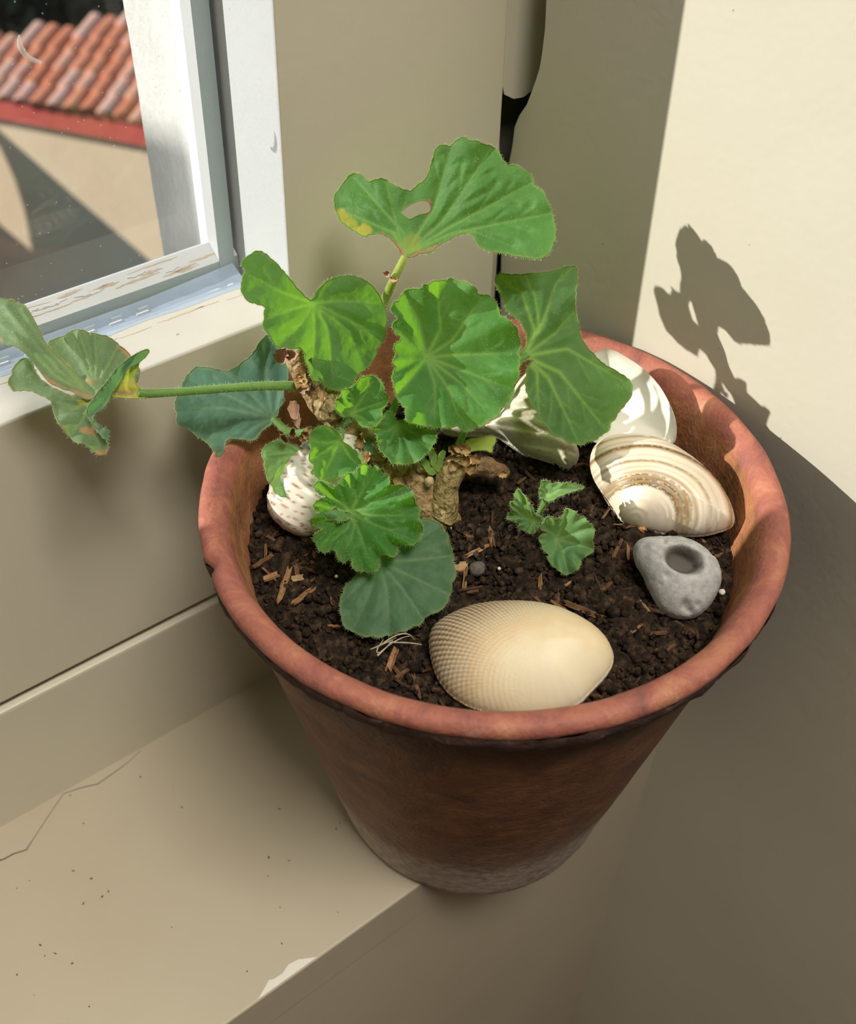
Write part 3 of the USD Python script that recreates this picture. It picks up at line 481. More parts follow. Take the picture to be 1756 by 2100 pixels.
def traced_solid(outline_px, origin, normal, height, back, step=.0009, seed=0):
    """a solid whose outline lies on a plane in the scene; height(u, v, s) bulges it along the normal, back likewise (usually negative); s = 0 at the rim, 1 inside"""
    o, e1, e2, n = frame_at(0, 0, origin, normal)
    poly = np.array([[(q - o) @ e1, (q - o) @ e2] for q in (on_plane(x, y, n, o) for x, y in outline_px)])
    pts, t, nb, _, P = fill(poly, step, seed=seed)
    d = shapely.distance(P.exterior, shapely.points(pts)); d[:nb] = 0; s = d / d.max()
    up, lo = height(pts[:, 0], pts[:, 1], s), back(pts[:, 0], pts[:, 1], s); N_ = len(pts)
    top = o + pts[:, :1] * e1 + pts[:, 1:] * e2 + up[:, None] * n; bot = o + pts[:, :1] * e1 + pts[:, 1:] * e2 + lo[:, None] * n
    k = np.arange(nb); k2 = (k + 1) % nb; A = 0
    side = np.vstack([np.stack([k, k + N_, k2], 1), np.stack([k2, k + N_, k2 + N_], 1)])
    f = np.vstack([t, t[:, ::-1] + N_, side]); m = trimesh.Trimesh(np.vstack([top, bot]), f, process=False)
    if m.volume < 0: m.invert()
    return m, pts, s, (o, e1, e2, n)
def Z(ox, oy, s): return lambda pts: [(ox + x / s, oy + y / s) for x, y in pts]
z4, z3, z5, z6, z7, z2, zE, zV = Z(660, 260, 2.582), Z(460, 480, 3.512), Z(480, 820, 3.377), Z(860, 700, 2.509), Z(400, 1050, 1.951), Z(0, 480, 2.832), Z(0, 520, 5.165), Z(880, 1220, 4.39)
VIEW = -FW
def dome(s, p=.5): return np.clip(1 - (1 - s) ** 2, 0, 1) ** p
# ribbed shell at the front
out = z7([(935, 530), (940, 480), (975, 440), (1040, 405), (1110, 378), (1190, 364), (1280, 360), (1370, 365), (1460, 385), (1540, 420), (1610, 465), (1655, 515), (1677, 570), (1672, 615), (1640, 665), (1590, 715), (1540, 770), (1450, 810), (1330, 825), (1210, 815), (1100, 785), (1020, 735), (970, 670), (945, 600)])
o_ = PX((1085, 1345), ZS + .006); nrm = np.array([-.22, -.10, .95]); fo = frame_at(0, 0, o_, nrm); um = on_plane(1150, 1428, fo[3], o_); um2 = np.array([(um - o_) @ fo[1], (um - o_) @ fo[2]])
def rib_h(u, v, s):
    du, dv = u - um2[0], v - um2[1]; r = np.hypot(du, dv * 1.35); th = np.arctan2(dv, du); left = np.clip((.004 - u) / .03, .12, 1) + .5 * np.clip((v - .006) / .01, 0, 1) * .6
    ribs = np.sin(th * 165); rings = np.sin(r * 2 * np.pi / .0016)
    return .0135 * dome(s, .62) + (ribs * .00021 + rings * .00013) * np.clip(left, 0, 1) * np.clip(r / .02, 0, 1)
m, pts, s, _ = traced_solid(out, o_, nrm, rib_h, lambda u, v, s: .0135 * dome(s, .62) * .88 - .0012, .00042, 1)
du, dv = pts[:, 0] - um2[0], pts[:, 1] - um2[1]; r = np.hypot(du, dv * 1.35); th = np.arctan2(dv, du)
ribc = np.clip(.5 + .5 * np.sin(th * 165), 0, 1); ringc = .5 + .5 * np.sin(r * 2 * np.pi / .0016); outerm = np.clip((r - .022) / .02, 0, 1)
dirt = 1.25 * outerm * (1 - ribc * .7 - ringc * .3) * np.clip((.014 - pts[:, 0]) / .028, .12, 1); tone = np.clip(r / .045, 0, 1)
SHV = material('ribbed_shell', {'a': ('attribute', {'attribute': 'dirt'}), 'b': ('attribute', {'attribute': 'tone'}), 'r': ('rgb_ramp', {'ramp': [(0, (.74, .62, .45)), (.35, (.78, .64, .43)), (.6, (.74, .55, .33)), (.8, (.72, .58, .38)), (1, (.66, .55, .38))]}),
    'g': ('geometry', {}), 'n': ('noise_texture', {'scale': 160., 'detail': 4.}), 'nm': ('math', {'math_type': 'multiply_add', 'value2': .5, 'value3': -.25}), 'ad': ('math', {'math_type': 'add'}), 'mx': ('mix_color', {'b': (.17, .085, .035)}), 'p': ('principled_bsdf', {'roughness': .5, 'specular_ior_level': .4, 'subsurface_weight': .1, 'subsurface_scale': .002})},
    [('g.position', 'n.vector'), ('n.fac', 'nm.value1'), ('nm.value', 'ad.value1'), ('b.fac', 'ad.value2'), ('ad.value', 'r.fac'), ('r.color', 'mx.a'), ('a.fac', 'mx.fac'), ('mx.result', 'p.base_color')], 'p.BSDF')
obj('ribbed_shell', m, SHV, smooth=True, attrs={'dirt': np.r_[np.clip(dirt, 0, 1), dirt * 0], 'tone': np.r_[tone, tone]}, label='cream ribbed clam shell lying domed side up against the front rim', category='seashell')
for a in ((372 / 4.39 + 880, 427 / 4.39 + 1220), (510 / 4.39 + 880, 522 / 4.39 + 1220), (582 / 4.39 + 880, 462 / 4.39 + 1220)): pass
# banded clam
out = z6([(878, 640), (880, 590), (895, 545), (930, 510), (985, 485), (1050, 475), (1130, 478), (1210, 490), (1300, 525), (1390, 580), (1470, 645), (1540, 720), (1590, 800), (1615, 860), (1627, 920), (1610, 960), (1560, 980), (1490, 1000), (1400, 1008), (1300, 1000), (1220, 995), (1130, 982), (1060, 960), (1020, 930), (1000, 885), (960, 815), (915, 745), (890, 695)])
o_ = PX((1350, 1000), ZS + .0095); nrm = np.array([-.45, -.35, .82]); fo = frame_at(0, 0, o_, nrm); um = on_plane(1298, 1078, fo[3], o_); umb = np.array([(um - o_) @ fo[1], (um - o_) @ fo[2]])
def band_r(u, v): du, dv = u - umb[0], v - umb[1]; return np.hypot(du * .82 - dv * .1, dv * 1.02)
def clam_h(u, v, s):
    du, dv = u - umb[0], v - umb[1]; r = band_r(u, v); return .0125 * dome(s, .6) + .006 * np.exp(-(np.hypot(du, dv - .003) / .0095) ** 2) + .00010 * np.sin(r * 2 * np.pi / .0021 + 2 * np.sin(r * 500)) * np.clip(s * 6, 0, 1)
m, pts, s, _ = traced_solid(out, o_, nrm, clam_h, lambda u, v, s: .0125 * dome(s, .6) * .85 - .0012, .00042, 2)
r = band_r(pts[:, 0], pts[:, 1]) + .0006 * (meshkit.fbm(np.stack([pts[:, 0] * 80, pts[:, 1] * 80, 0 * pts[:, 0]], 1), 3) - .5)
ang = np.arctan2(pts[:, 1] - umb[1], pts[:, 0] - umb[0]); side = np.clip(np.exp(-((ang - 1.25) / 1.25) ** 2) * 1.1, 0, 1)
def ln(c, w_): return np.exp(-((r - c) / w_) ** 2)
ang2 = np.clip(1.15 - np.abs(ang - 1.15) / 2.0, 0, 1); nb_ = meshkit.fbm(np.stack([ang * 5, r * 900, 0 * r], 1), 3)
brown = np.clip(1.0 * ln(.0128, .0011) + .95 * ln(.0150, .0012) + .7 * ln(.0172, .0007) + .5 * ln(.0190, .0005) + .75 * ln(.0212, .0007) + .4 * ln(.0235, .0004) + 1.0 * ln(.0272, .0010) + .4 * ln(.0295, .0004) + .75 * ln(.0322, .0007) + .4 * ln(.0350, .0004) + .55 * ln(.0385, .0006) + .35 * ln(.042, .0005), 0, 1) * np.clip(ang2 * 1.25 * (.55 + .9 * nb_), 0, 1)
black = np.clip(1.0 * ln(.0122, .0006) + .9 * ln(.0141, .0005) + .8 * ln(.0160, .0004) + .8 * ln(.0275, .0005) + .5 * ln(.0214, .0003), 0, 1) * np.clip(ang2 * 1.3 - .35, 0, 1) * (meshkit.noise(np.stack([ang * 26, r * 2600, 0 * r], 1)) > .36)
SHB = material('banded_shell', {'a': ('attribute', {'attribute': 'brown'}), 'b': ('attribute', {'attribute': 'black'}), 'g': ('geometry', {}), 'n': ('noise_texture', {'scale': 90., 'detail': 3.}), 'r': ('rgb_ramp', {'ramp': [(.3, (.80, .73, .60)), (.7, (.72, .62, .46))]}),
    'm1': ('mix_color', {'b': (.32, .19, .065)}), 'm2': ('mix_color', {'b': (.035, .028, .022)}), 'p': ('principled_bsdf', {'roughness': .4, 'specular_ior_level': .45})},
    [('g.position', 'n.vector'), ('n.fac', 'r.fac'), ('r.color', 'm1.a'), ('a.fac', 'm1.fac'), ('m1.result', 'm2.a'), ('b.fac', 'm2.fac'), ('m2.result', 'p.base_color')], 'p.BSDF')
obj('banded_clam_shell', m, SHB, smooth=True, attrs={'brown': np.r_[brown, brown * 0], 'black': np.r_[black, black * 0]}, label='cream clam shell with brown and black growth bands, above the holed stone', category='seashell')
# white shell showing its hollow inside
out = z6([(840, 130), (895, 65), (950, 40), (995, 42), (1060, 78), (1130, 122), (1190, 175), (1240, 232), (1280, 300), (1312, 372), (1325, 440), (1318, 520), (1240, 560), (1100, 560), (960, 545), (860, 500), (800, 420), (790, 300), (800, 200)])
o_ = PX((1290, 905), ZS + .010); nrm = np.array([-.62, -.30, .72])
m, pts, s, _ = traced_solid(out, o_, nrm, lambda u, v, s: -.0085 * dome(s, .8) + .0004 * np.exp(-(s / .06) ** 2), lambda u, v, s: -.0085 * dome(s, .8) - .0016, .0011, 3)
NACRE = mottled('white_nacre', [(.3, (.84, .81, .74)), (.7, (.78, .73, .64))], 28., 3., .22, .08, 90., .0006, .6, 0., {'coat_weight': .4, 'coat_roughness': .15})
obj('white_clam_shell', m, NACRE, smooth=True, label='white clam shell leaning on the far rim with its glossy hollow inside showing', category='seashell')
# gnarled oyster shell
out = z6([(98, 455), (150, 430), (250, 440), (330, 420), (400, 390), (440, 330), (480, 270), (500, 215), (560, 150), (640, 170), (700, 260), (740, 380), (775, 480), (818, 545), (825, 600), (795, 650), (752, 677), (722, 657), (690, 632), (620, 612), (560, 592), (480, 545), (420, 502), (350, 490), (250, 492), (150, 487)])
o_ = PX((1060, 890), ZS + .008); nrm = np.array([-.40, -.42, .80]); fo = frame_at(0, 0, o_, nrm)
q0 = [np.array([(q - o_) @ fo[1], (q - o_) @ fo[2]]) for q in (on_plane(x, y, fo[3], o_) for x, y in z6([(140, 460), (820, 590)]))]
def oy_h(u, v, s):
    ax = (q0[1] - q0[0]) / np.linalg.norm(q0[1] - q0[0]); cross = -(u - q0[0][0]) * ax[1] + (v - q0[0][1]) * ax[0]; al = (u - q0[0][0]) * ax[0] + (v - q0[0][1]) * ax[1]
    P3 = np.stack([cross * 330, al * 45, 0 * u], 1); return .010 * dome(s, .55) + .0024 * (meshkit.fbm(P3, 4, 3) - .5) * 2 * np.clip(s * 4, 0, 1) + .0016 * np.abs(np.sin(cross * 620 + 3 * meshkit.noise(np.stack([al * 60, cross * 60, 0 * u], 1)))) * np.clip(s * 4, 0, 1)
m, pts, s, _ = traced_solid(out, o_, nrm, oy_h, lambda u, v, s: -.002 - .001 * s, .0007, 4)
OYS = mottled('oyster_shell', [(.25, (.45, .37, .28)), (.42, (.70, .61, .48)), (.6, (.80, .74, .63)), (.8, (.60, .58, .55))], 75., 5., .45, .35, 420., .0008, .45, .8)
obj('oyster_shell', m, OYS, smooth=True, label='gnarled pale oyster shell lying in the soil behind the woody stump', category='seashell')
# red-speckled shell behind the lower leaves
c0 = PX((664, 985), ZS + .012); c1 = pt(664, 968, (c0 - CAM) @ FW - .004)
ax = RT * .572 + UP * .82; ax = ax - VIEW * .12; ax /= np.linalg.norm(ax); e2_ = np.cross(VIEW, ax); e2_ /= np.linalg.norm(e2_); e3_ = np.cross(ax, e2_)
uu = np.linspace(-1, 1, 70); vv = np.arange(64) * 2 * np.pi / 64
prof = np.sqrt(np.clip(1 - uu ** 2, 0, 1)) ** .85 * (1 - .32 * uu) * .0128; V = []
for u_, p_ in zip(uu, prof): V.append(c1 + ax * (u_ * .0245) + (np.cos(vv)[:, None] * e2_ + np.sin(vv)[:, None] * e3_ * .8) * p_ * (1 + .02 * math.sin(u_ * 40)))
V = np.array(V); i, j = np.meshgrid(np.arange(69), np.arange(64), indexing='ij'); q = np.stack([i * 64 + j, i * 64 + (j + 1) % 64, (i + 1) * 64 + (j + 1) % 64, (i + 1) * 64 + j], -1).reshape(-1, 4)
m = trimesh.Trimesh(V.reshape(-1, 3), np.vstack([q[:, [0, 1, 2]], q[:, [0, 2, 3]]]), process=False); m.invert() if m.volume < 0 else None
lx = np.repeat(uu, 64); ly = np.tile(vv, 70)
zig = np.abs(np.sin(lx * 30 + 1.2 * np.abs(((ly * 5 / np.pi) % 2) - 1) * 1.5)); spk = (zig > .90) * (meshkit.noise(np.stack([lx * 34, np.cos(ly) * 14, np.sin(ly) * 14], 1)) > .52)
SPK = material('speckled_shell', {'a': ('attribute', {'attribute': 'spk'}), 'm': ('mix_color', {'a': (.60, .565, .48), 'b': (.33, .11, .05)}), 'g': ('geometry', {}), 'n': ('noise_texture', {'scale': 900., 'detail': 2.}), 't': ('math', {'math_type': 'multiply'}), 't2': ('math', {'math_type': 'multiply', 'value2': 1.7, 'use_clamp': True}), 'p': ('principled_bsdf', {'roughness': .35})},
    [('g.position', 'n.vector'), ('n.fac', 't.value1'), ('a.fac', 't.value2'), ('t.value', 't2.value1'), ('t2.value', 'm.fac'), ('m.result', 'p.base_color')], 'p.BSDF')
obj('speckled_shell', m, SPK, smooth=True, attrs={'spk': spk}, label='cream sea shell with red-brown zigzag speckles, half hidden behind the lower leaves', category='seashell')
# grey stone with a hole
out = z6([(1100, 1095), (1103, 1055), (1130, 1020), (1170, 1005), (1230, 1003), (1290, 1000), (1350, 1005), (1420, 1030), (1480, 1070), (1530, 1120), (1555, 1180), (1557, 1240), (1530, 1310), (1490, 1370), (1430, 1420), (1370, 1433), (1310, 1428), (1250, 1400), (1210, 1340), (1175, 1270), (1145, 1200), (1112, 1150)])
o_ = PX((1390, 1195), ZS + .0075); nrm = np.array([-.38, -.36, .85]); fo = frame_at(0, 0, o_, nrm)
def loc2(x, y): w = on_plane(x, y, fo[3], o_); return (w - o_) @ fo[1], (w - o_) @ fo[2]
hc = loc2(1394, 1158); dents = [(loc2(*z6([(1245, 1058)])[0]), .0011, .0008), (loc2(*z6([(1425, 1132)])[0]), .0011, .0010), (loc2(*z6([(1495, 1100)])[0]), .0009, .0006), (loc2(*z6([(1253, 1228)])[0]), .0009, .0006), (loc2(*z6([(1418, 1370)])[0]), .0010, .0008), (loc2(*z6([(1350, 1370)])[0]), .0016, .0011), (loc2(*z6([(1380, 1395)])[0]), .0010, .0009), (loc2(*z6([(1190, 1240)])[0]), .0007, .0004), (loc2(*z6([(1300, 1050)])[0]), .0016, .0004)]
def stone_h(u, v, s):
    P3 = np.stack([u * 90, v * 90, 0 * u], 1); a, b = u - hc[0], v - hc[1]; t_ = math.radians(-24); x_, y_ = (a * math.cos(t_) + b * math.sin(t_)) / .0056, (-a * math.sin(t_) + b * math.cos(t_)) / .0038
    h = .0105 * dome(s, .55) - .0007 * np.clip((meshkit.noise(np.stack([u * 620, v * 620, 0 * u], 1), 11) - .80) * 6, 0, 1) + .0012 * (meshkit.fbm(P3, 3, 6) - .5) * 2 * np.clip(s * 5, 0, 1) - .0088 / (1 + np.exp((np.hypot(x_, y_) - 1) * 9))
    for (c, w_, d_) in dents: h = h - 1.7 * d_ * np.exp(-(np.hypot(u - c[0], v - c[1]) / w_) ** 2)
    return h
m, pts, s, _ = traced_solid(out, o_, nrm, stone_h, lambda u, v, s: -.008 * dome(s, .55), .00055, 5)
a, b = pts[:, 0] - hc[0], pts[:, 1] - hc[1]; t_ = math.radians(-24); hole = 1 / (1 + np.exp((np.hypot((a * math.cos(t_) + b * math.sin(t_)) / .0056, (-a * math.sin(t_) + b * math.cos(t_)) / .0038) - .98) * 16))
STO = material('grey_stone', {'a': ('attribute', {'attribute': 'hole'}), 'g': ('geometry', {}), 'n': ('noise_texture', {'scale': 420., 'detail': 5.}), 'r': ('rgb_ramp', {'ramp': [(.3, (.33, .325, .31)), (.6, (.46, .45, .43)), (.8, (.54, .53, .50))]}), 'm': ('mix_color', {'b': (.12, .105, .085)}), 'b': ('noise_texture', {'scale': 1600., 'detail': 3.}), 'bp': ('bump', {'strength': .35, 'distance': .0005}), 'p': ('principled_bsdf', {'roughness': .85, 'specular_ior_level': .25})},
    [('g.position', 'n.vector'), ('n.fac', 'r.fac'), ('r.color', 'm.a'), ('a.fac', 'm.fac'), ('m.result', 'p.base_color'), ('g.position', 'b.vector'), ('b.fac', 'bp.height'), ('bp.normal', 'p.normal')], 'p.BSDF')
obj('holed_stone', m, STO, smooth=True, attrs={'hole': np.r_[hole, hole * 0]}, label='smooth grey stone with a round hole, lying in the soil by the right rim', category='stone')

# ---------------------------------------------------------------- the geranium
def leaf_material(name, lo, hi, vein, trans, tw=.5, sheen=.25, brown=(.44, .27, .12), yellow=(.48, .46, .06)):
    """lo..hi: blade colour; vein colour; trans: colour of the light coming through the blade. Brown and yellow are dead and ageing patches of the blade itself."""
    return material(name, {'av': ('attribute', {'attribute': 'vein'}), 'ab': ('attribute', {'attribute': 'brown'}), 'ay': ('attribute', {'attribute': 'yellow'}), 'g': ('geometry', {}),
        'n': ('noise_texture', {'scale': 130., 'detail': 4.}), 'r': ('rgb_ramp', {'ramp': [(.3, lo), (.7, hi)]}), 'mv': ('mix_color', {'b': vein}), 'my': ('mix_color', {'b': yellow}), 'mb': ('mix_color', {'b': brown}),
        'tv': ('mix_color', {'a': trans, 'b': tuple(min(1, 1.5 * c) for c in trans)}), 'ty': ('mix_color', {'b': (.62, .5, .08)}), 'tb': ('mix_color', {'b': (.34, .2, .09)}),
        'b1': ('noise_texture', {'scale': 900., 'detail': 3.}), 'b2': ('voronoi_texture', {'scale': 420., 'feature': 'smooth_f1'}), 'ba': ('math', {'math_type': 'multiply_add', 'value2': .6}), 'bp': ('bump', {'strength': .45, 'distance': .0004}),
        'p': ('principled_bsdf', {'roughness': .58, 'specular_ior_level': .35, 'sheen_weight': sheen, 'sheen_roughness': .45, 'sheen_tint': (.85, 1., .8)}), 't': ('translucent_bsdf', {}), 'm': ('mix_closure', {'fac': tw})},
        [('g.position', 'n.vector'), ('n.fac', 'r.fac'), ('r.color', 'mv.a'), ('av.fac', 'mv.fac'), ('mv.result', 'my.a'), ('ay.fac', 'my.fac'), ('my.result', 'mb.a'), ('ab.fac', 'mb.fac'), ('mb.result', 'p.base_color'),
         ('av.fac', 'tv.fac'), ('tv.result', 'ty.a'), ('ay.fac', 'ty.fac'), ('ty.result', 'tb.a'), ('ab.fac', 'tb.fac'), ('tb.result', 't.color'), ('g.position', 'b1.vector'), ('g.position', 'b2.vector'), ('b1.fac', 'ba.value1'), ('b2.distance', 'ba.value3'), ('ba.value', 'bp.height'), ('bp.normal', 'p.normal'), ('bp.normal', 't.normal'), ('p.BSDF', 'm.closure1'), ('t.BSDF', 'm.closure2')], 'm.closure')
LF = leaf_material('leaf_green', (.052, .175, .046), (.090, .26, .065), (.19, .36, .10), (.28, .60, .02))
LFY = leaf_material('young_leaf_green', (.052, .19, .042), (.095, .285, .062), (.21, .40, .09), (.30, .65, .02))
LFD = leaf_material('dull_leaf_green', (.070, .165, .075), (.110, .22, .105), (.17, .30, .14), (.22, .45, .06), .4, .45)
LFR = leaf_material('shaded_leaf_green', (.050, .150, .045), (.085, .22, .065), (.26, .44, .10), (.25, .52, .03), .45, .3)  # darker green for the hanging leaf, its shade put into the colour
LFB = leaf_material('bluish_leaf_green', (.060, .155, .105), (.088, .20, .135), (.14, .26, .15), (.18, .42, .08), .35, .4)  # bluish skylit shade of the leaf over the rim put into its green
LFU = leaf_material('woolly_leaf_underside', (.115, .185, .09), (.16, .24, .12), (.21, .29, .13), (.25, .45, .06), .3, .7)
LFM = leaf_material('seedling_green', (.11, .26, .09), (.17, .34, .12), (.26, .42, .14), (.3, .55, .06), .4, .4)
PET = leaf_material('petiole_green', (.16, .30, .07), (.22, .38, .09), (.3, .45, .1), (.35, .6, .05), .35, .4)
PETY = leaf_material('pale_petiole', (.34, .42, .07), (.42, .50, .10), (.4, .5, .1), (.5, .65, .06), .35, .4)
HAIR = material('leaf_hair', {'d': ('diffuse_bsdf', {'color': (.62, .74, .50)}), 't': ('translucent_bsdf', {'color': (.62, .74, .50)}), 'm': ('mix_closure', {'fac': .5})}, [('d.BSDF', 'm.closure1'), ('t.BSDF', 'm.closure2')], 'm.closure')
HAIRW = material('leaf_down', {'d': ('principled_bsdf', {'base_color': (.55, .68, .48), 'roughness': .3}), 't': ('translucent_bsdf', {'color': (.5, .65, .4)}), 'm': ('mix_closure', {'fac': .4})}, [('d.BSDF', 'm.closure1'), ('t.BSDF', 'm.closure2')], 'm.closure')
BARKM = mottled('woody_stem', [(.28, (.055, .03, .014)), (.40, (.20, .12, .05)), (.54, (.38, .255, .12)), (.66, (.50, .36, .19)), (.8, (.22, .19, .07))], 190., 6., .7, 1., 420., .0022, .3, 1.8)
SCALE = mottled('dry_scale', [(.3, (.20, .115, .045)), (.5, (.38, .25, .10)), (.75, (.52, .39, .19))], 300., 4., .8, .5, 900., .0006)
FUZZ = mottled('pinkish_dry_scale', [(.3, (.36, .19, .11)), (.7, (.52, .32, .20))], 250., 4., .9, .5, 900., .0006, .2, 0., {'sheen_weight': .5})
CUTW = mottled('green_brown_bark', [(.28, (.06, .04, .016)), (.45, (.26, .20, .075)), (.6, (.40, .28, .13)), (.8, (.50, .36, .2))], 210., 6., .6, 1., 420., .002, .35, 2.5)

def seg_dist(P, a, b):
    a, b = np.asarray(a, float), np.asarray(b, float); d = b - a; t = np.clip(((P - a) @ d) / (d @ d), 0, 1); return np.linalg.norm(P - a - t[:, None] * d, axis=1), t
def leaf_sheet(outline, ctrl, center=None, veins=(), holes=(), fold=.0, ruffle=.0, rk=9, brown=(), yellow=(), step=3.6, seed=0, sign=1, vw=3.6, side=True, edge_brown=0., cren=1.6, cw=19.):
    """A leaf blade as a surface in space. ctrl: the distance of the blade at a few of its points; veins fan from the petiole; fold: depth of the fold along each vein (metres), bulging between veins."""
    if cren:
        B_ = densify(outline, 2.0); d_ = np.r_[0, np.cumsum(np.linalg.norm(np.diff(np.vstack([B_, B_[:1]]), axis=0), axis=1))]; n_w = max(3, round(d_[-1] / cw)); ph = d_[:-1] / d_[-1] * n_w; wob_ = .35 * np.sin(ph * 1.7 + seed)
        T_ = np.roll(B_, -2, 0) - np.roll(B_, 2, 0); T_ /= np.linalg.norm(T_, axis=1, keepdims=True) + 1e-9; N_ = np.stack([T_[:, 1], -T_[:, 0]], 1) * (1 if Polygon(B_).exterior.is_ccw else -1)
        B2 = B_ + N_ * (cren * (1.6 * np.abs(np.sin(np.pi * (ph + wob_))) ** .6 - .9))[:, None]; outline = B2 if Polygon(B2).is_valid else outline
    pts, t, nb, nh, P = fill(outline, step, holes, seed=seed)
    c = np.array(ctrl, float); F_ = RBFInterpolator(c[:, :2], c[:, 2], kernel='thin_plate_spline', degree=1, smoothing=0) if len(c) > 3 else None
    if F_ is not None: D = F_(pts)
    else: A_ = np.c_[c[:, :2], np.ones(len(c))]; D = np.c_[pts, np.ones(len(pts))] @ np.linalg.lstsq(A_, c[:, 2], rcond=None)[0]
    R = np.sqrt(P.area / np.pi); ved = np.full(len(pts), 1e9); vm = np.zeros(len(pts)); cen = np.array(center if center is not None else pts.mean(0), float)
    for v in veins:
        line = [cen] + [np.array(q, float) for q in v]; tot = sum(np.linalg.norm(b - a) for a, b in zip(line[:-1], line[1:])); acc = 0
        for a, b in zip(line[:-1], line[1:]):
            d, tt = seg_dist(pts, a, b); l_ = np.linalg.norm(b - a); s_ = (acc + tt * l_) / tot; acc += l_
            w_ = vw * (1.25 - .95 * s_); vm = np.maximum(vm, np.exp(-(d / w_) ** 2) * (1 - .55 * s_)); ved = np.minimum(ved, d)
        if side:
            dv = line[-1] - line[-2]; base = line[-2] if len(line) > 2 else line[-2] + dv * .3
            for k_, (f0, an) in enumerate(((.15, .55), (.35, -.55), (.5, .5), (.62, -.5))):
                o_ = base + (line[-1] - base) * f0; L_ = np.linalg.norm(line[-1] - base) * (1 - f0) * .55; u_ = (line[-1] - base) / (np.linalg.norm(line[-1] - base) + 1e-9); q_ = np.array([u_[0] * math.cos(an) - u_[1] * math.sin(an), u_[0] * math.sin(an) + u_[1] * math.cos(an)])
                d, tt = seg_dist(pts, o_, o_ + q_ * L_); vm = np.maximum(vm, .42 * np.exp(-(d / (vw * .55)) ** 2) * (1 - .7 * tt)); ved = np.minimum(ved, d + vw * 2.5)
    rr_ = np.linalg.norm(pts - cen, axis=1) / R; P3 = np.stack([pts[:, 0], pts[:, 1], np.zeros(len(pts))], 1)
    if len(veins): D = D - sign * fold * (1 - np.exp(-(ved / (.13 * R)) ** 1.5)) * np.clip(rr_ * 1.6, 0, 1)
    th = np.arctan2(pts[:, 1] - cen[1], pts[:, 0] - cen[0]); ed_ = shapely.distance(P.exterior, shapely.points(pts)) / R
    D = D + ruffle * np.sin(th * rk + seed) * np.exp(-(ed_ / .28) ** 2) * np.clip(rr_, 0, 1.3) + .00022 * (meshkit.fbm(P3 / 17.0 + seed, 3, seed) - .5) * 2
    W = pt(pts[:, 0], pts[:, 1], D); tri = t[:, ::-1]
    br = np.zeros(len(pts)); ye = np.zeros(len(pts)); nz = (meshkit.fbm(P3 / 9.0 + 5, 3, seed + 2) - .5) * 2
    for lst, arr in ((brown, br), (yellow, ye)):
        for q in lst:
            if len(q) == 4: d = np.hypot(pts[:, 0] - q[0], pts[:, 1] - q[1]) / q[2]; arr[:] = np.maximum(arr, q[3] * np.clip((1.05 - d + nz * .35) * 3, 0, 1))
            else: d = seg_dist(pts, q[:2], q[2:4])[0] / q[4]; arr[:] = np.maximum(arr, q[5] * np.clip((1.05 - d + nz * .35) * 3, 0, 1))
    if edge_brown: br = np.maximum(br, edge_brown * np.clip(1.2 - ed_ * R / 4, 0, 1))
    ye = np.maximum(ye, .25 * np.clip(1 - ed_ * R / 5.0, 0, 1))
    loops = [(0, nb)]; k0 = nb
    for h in nh: loops.append((k0, h)); k0 += h
    return dict(v=W, f=tri, vein=vm, brown=br, yellow=ye, loops=loops, pts=pts, D=D, P=P)
def join(sheets):
    v, f, n0 = [], [], 0; at = {'vein': [], 'brown': [], 'yellow': []}
    for s_ in sheets:
        v.append(s_['v']); f.append(s_['f'] + n0); n0 += len(s_['v'])
        for k in at: at[k].append(s_[k])
    return (np.vstack(v), np.vstack(f)), {k: np.concatenate(q) for k, q in at.items()}
def tube_attrs(m): n = len(m.vertices); return {'vein': np.zeros(n), 'brown': np.zeros(n), 'yellow': np.zeros(n)}
hr = np.random.default_rng(99)
